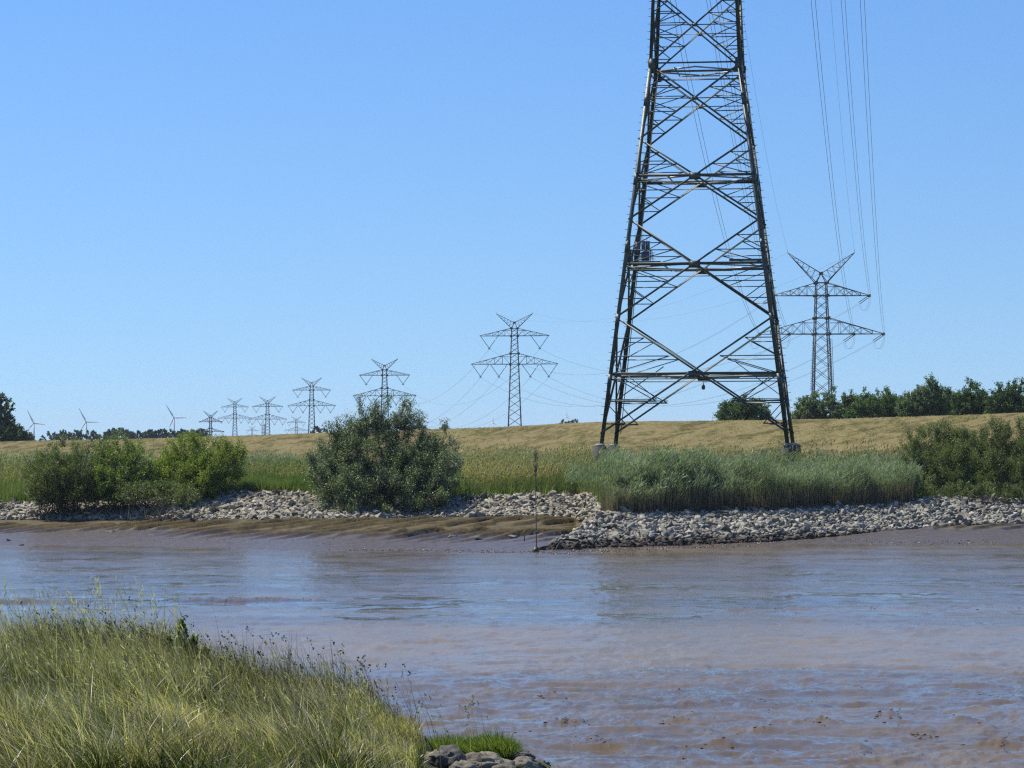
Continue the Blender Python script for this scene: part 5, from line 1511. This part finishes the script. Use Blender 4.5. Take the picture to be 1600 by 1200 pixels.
# grass flowers and stalks
vg = Veg()
a, Y, z = near_scatter(-60, 650, 2600, ymin=40, over=1.0)
near_blades(vg, a, Y, z, .95, .45, 1.0, .009, lx=-.22, sd=.14, segs=5, curve=1.5, root=.3)
a, Y, z = near_scatter(380, 660, 700, ymin=45, over=1.0); near_blades(vg, a, Y, z, 1.0, .1, .35, .010, lx=-.30, sd=.14, segs=5, curve=1.4)
def heads(veg, px0, px1, n, Hm, tlo, thi, ymin, size=(.09, .016), sd=.16, lx=-.25, over=1.2):
    a, Y, z = near_scatter(px0, px1, n, ymin=ymin, over=over); X = a * Y
    H = Hm * gr.uniform(.7, 1.25, n); l = np.stack([gr.normal(lx, sd, n), gr.normal(0, sd, n)], 1)
    P = np.stack([X, Y, z], 1)
    az = gr.normal(0, .5, n)
    V, Q, T, t = blades(gr, P, H, np.full(n, .008), l, 1.5, tlo, thi, 5, az=az); veg.add((V, Q, T, t))
    tip = V.reshape(n, 11, 3)[:, 10]; prev = V.reshape(n, 11, 3)[:, 8]
    D = tip - prev; D /= np.linalg.norm(D, axis=1)[:, None]
    for k in range(5):
        C = tip + D * (size[0] * .35 * (k - 2))[None] if False else tip + D * (size[0] * .3 * (k - 2.5)) + gr.normal(0, size[1] * .5, (n, 3))
        v, f = leaf_quads(C, D + gr.normal(0, .3, (n, 3)), gr.normal(size=(n, 3)), size[0] * gr.uniform(.4, .8, n), size[1] * gr.uniform(.8, 1.6, n))
        veg.quads(v, f, np.repeat(np.clip(gr.uniform(tlo, thi, n), 0, 1), 4))
heads(vg, -60, 330, 200, 1.15, .85, 1.0, 50, (.2, .013))
heads(vg, -60, 30, 60, 1.4, .85, 1.0, 48, (.25, .015))
heads(vg, -60, 640, 650, .85, .6, 1.0, 37, (.15, .013), lx=-.4)
heads(vg, 330, 700, 90, 1.05, .0, .2, 46, (.05, .026), lx=-.4)
heads(vg, 60, 330, 45, .95, .0, .25, 53, (.05, .026), lx=-.35)
heads(vg, 20, 320, 900, .60, .16, .42, 51, (.09, .018), lx=-.3)
heads(vg, 330, 640, 500, .55, .1, .40, 46, (.08, .016), lx=-.35)
heads(vg, 560, 790, 40, .8, .3, .9, 43, (.06, .02))
vg.build('seed_stalks', M['stalk'], 'thin pale and dark seed stalks standing above the near bank grass', 'grass stalks')

# leafy dark weed on the ridge
def weed(px, top, base_row, Y, label, n, w, col=M['bush_dark'], leaf=.07):
    b = at(px, base_row, Y); Ht = at(px, top, Y).z - b.z
    root = empty('weed_plant', b); tag(root, label, 'plant')
    mb = MB(); vg_ = Veg(); P = []; D = []
    for s in range(4):
        dx = gr.normal(0, w * .3); tip = Vector(((0, -.22, .25, .48)[s] * w, gr.normal(0, .1), Ht * (1, .72, .72, .5)[s]))
        mb.tube([(dx * .3, 0, 0), (dx * .9, 0, tip.z * .5), tip], [.012, .009, .004], 5)
        for _ in range(n // 4):
            u = gr.uniform(.15, 1.0); c = Vector((dx * .3, 0, 0)).lerp(tip, u)
            ang = gr.uniform(0, 6.28); d = Vector((math.cos(ang), math.sin(ang), gr.uniform(.1, .9))); r = w * .26 * (1.15 - u) * gr.uniform(.3, 1)
            P.append(c + d * r); D.append(d)
    P = np.array(P); D = np.array(D)
    v, f = leaf_quads(P, D, gr.normal(size=(len(P), 3)) + np.array([0, 0, 1]), leaf * gr.uniform(.7, 1.3, len(P)), leaf * .45 * gr.uniform(.7, 1.3, len(P)))
    link('leaves', mesh_np('leaves', v, [f], False, np.repeat(np.clip(gr.normal(.4, .2, len(P)), 0, .9), 4)), col, root)
    mb.build('stem', M['bark'], root)
weed(282, 970, 1062, 52.0, 'dark bushy weed rising above the grass at the ridge of the near bank', 3000, .95, M['bush'], .07)
weed(133, 968, 1040, 55.5, 'small dark weed top among the grass left of the taller weed', 380, .4)
weed(110, 985, 1046, 55, 'low dark weed beside the small weed top in the left grass', 300, .4)
weed(665, 1150, 1188, 45, 'tiny leafy sprig where the grass meets the rocks', 160, .22, M['bush'], .05)

# tuft of fresh grass on the rocks
vg = Veg()
def tuft(px, row, Y, n, rad, H, lx=-.1):
    b = at(px, row, Y)
    r = rad * np.sqrt(gr.uniform(0, 1, n)); an_ = gr.uniform(0, 6.28, n)
    P = np.stack([b.x + r * np.cos(an_) * 1.3, b.y + r * np.sin(an_), np.full(n, b.z) - .05 + .04 * gr.normal(size=n)], 1)
    l = np.stack([np.cos(an_) * .5 * r / rad + lx + gr.normal(0, .18, n), np.sin(an_) * .5 * r / rad + gr.normal(0, .18, n)], 1)
    return blades(gr, P, H * gr.uniform(.6, 1.2, n) * (1.1 - .4 * r / rad), .011 * gr.uniform(.7, 1.3, n), l, 1.7, .1, 1, 4, az=gr.normal(0, .7, n))
root = None
def tuft_obj(label, items, mat=M['tuft']):
    v_ = Veg()
    for it in items: v_.add(tuft(*it))
    o = v_.build('grass_tuft', mat, label, 'grass tuft'); return o
t1 = tuft_obj('rounded tuft of fresh green grass on top of the foreground rocks', [(772, 1186, 45.0, 3800, .22, .40), (795, 1190, 44.8, 1400, .12, .33), (748, 1184, 45.3, 1800, .18, .34)])
t2 = tuft_obj('sparser green grass between the near bank and the rock tuft', [(715, 1180, 45.6, 1500, .2, .32), (690, 1182, 45.4, 1300, .2, .36), (735, 1176, 46.0, 800, .2, .26)])
v_ = Veg(); n = 7
b = at(868, 1206, 43.6)
P = np.array([[b.x + gr.uniform(-.18, .14), b.y, b.z - .1] for _ in range(n)])
v_.add(blades(gr, P, gr.uniform(.22, .36, n), np.full(n, .035), np.stack([gr.normal(-.9, .5, n), gr.normal(0, .2, n)], 1), 1.6, .7, 1, 5, az=gr.normal(0, .3, n)))
v_.build('grass_tuft', M['stalk'], 'few broad pale grass blades at the bottom right of the foreground rocks', 'grass blades')

# thin summer haze
def haze():
    m, nt, out = new_mat('haze_air')
    v = nt.nodes.new('ShaderNodeVolumePrincipled')
    v.inputs['Color'].default_value = (0.80, 0.88, 1.0, 1); v.inputs['Density'].default_value = 0.000035; v.inputs['Anisotropy'].default_value = 0.0
    nt.links.new(v.outputs[0], out.inputs['Volume'])
    mb = MB(); mb.box((-9000, -60, -9), (9000, 15500, 135)); mb.build('haze', m, None, kind='stuff')
haze()
# foreground boulders
def boulder_mat():
    m, nt, out = new_mat('foreground_rock')
    v = tex_coord(nt)
    n1 = noise(nt, v, 3.0, 6, 0.6); n2 = noise(nt, v, 14.0, 5, 0.7)
    r = ramp(nt, [(0.3, (0.07, 0.06, 0.042)), (0.5, (0.17, 0.15, 0.11)), (0.7, (0.26, 0.235, 0.18))]); nt.links.new(n1, r.inputs[0])
    d = map_range(nt, n2, 0.30, 0.42); c = mix_col(nt, d, (0.09, 0.085, 0.06), r.outputs[0])
    principled(nt, out, c, 0.9, normal=bump(nt, n2, 0.6, 0.03), spec=0.12)
    return m
M['boulder'] = boulder_mat()
M['boulder_dark'] = simple_mat('dark_rock', (0.075, 0.07, 0.058), 0.85, 0.5, 6)
def boulder(px, row, Y, sx, sy, sz, label, seed, mat=None, rot=0.0):
    bm = bmesh.new(); bmesh.ops.create_icosphere(bm, subdivisions=4, radius=1)
    co = np.array([v.co[:] for v in bm.verts])
    d = 0.62 * (fbm(co[:, 0] * 1.3 + seed, co[:, 1] * 1.3 + co[:, 2] * 1.1, seed, 3) - .5) + 0.20 * (fbm(co[:, 0] * 4 + seed, co[:, 2] * 4 + co[:, 1] * 3, seed + 5, 3) - .5)
    pit = fbm(co[:, 0] * 3.3 + co[:, 1] * 2.1, co[:, 2] * 3.3 + seed, seed + 9, 2); d -= 0.35 * np.clip((.33 - pit) / .06, 0, 1) * .5
    ch = np.round(co * 1.7) / 1.7
    co2 = (co * .86 + ch * .14) * (1 + d)[:, None] * np.array([sx, sy, sz])
    for v, c in zip(bm.verts, co2): v.co = c
    me = bpy.data.meshes.new('boulder'); bm.to_mesh(me); bm.free()
    for p in me.polygons: p.use_smooth = True
    o = link('boulder', me, mat or M['boulder']); o.location = at(px, row, Y); o.rotation_euler = (0, 0, rot)
    tag(o, label, 'rock', 'foreground rocks')
boulder(698, 1193, 43.6, .26, .25, .24, 'dark angular rock with a pale left shoulder, tallest of the foreground rocks', 3, M['boulder_dark'])
boulder(680, 1197, 44.0, .22, .2, .20, 'brownish slanted rock leaning on the left of the dark rock', 8)
boulder(757, 1197, 43.8, .42, .3, .17, 'broad flat pitted grey rock in the middle of the foreground', 13)
boulder(725, 1207, 43.0, .2, .2, .16, 'low light rock in front of the broad pitted rock', 19)
boulder(818, 1198, 43.9, .25, .2, .13, 'pale flat rock at the right end of the foreground rocks', 23)
boulder(812, 1183, 44.8, .20, .2, .11, 'small black rock behind the right end of the foreground rocks', 29, M['boulder_dark'])
boulder(846, 1197, 44.4, .14, .2, .10, 'little dark rock next to the pale blades at the far right', 31, M['boulder_dark'])
boulder(652, 1199, 43.6, .16, .2, .14, 'dark rock half buried in grass, leftmost in the foreground', 37, M['boulder_dark'])
boulder(785, 1215, 43.0, .3, .2, .16, 'light rock cut by the bottom edge below the tuft', 41)
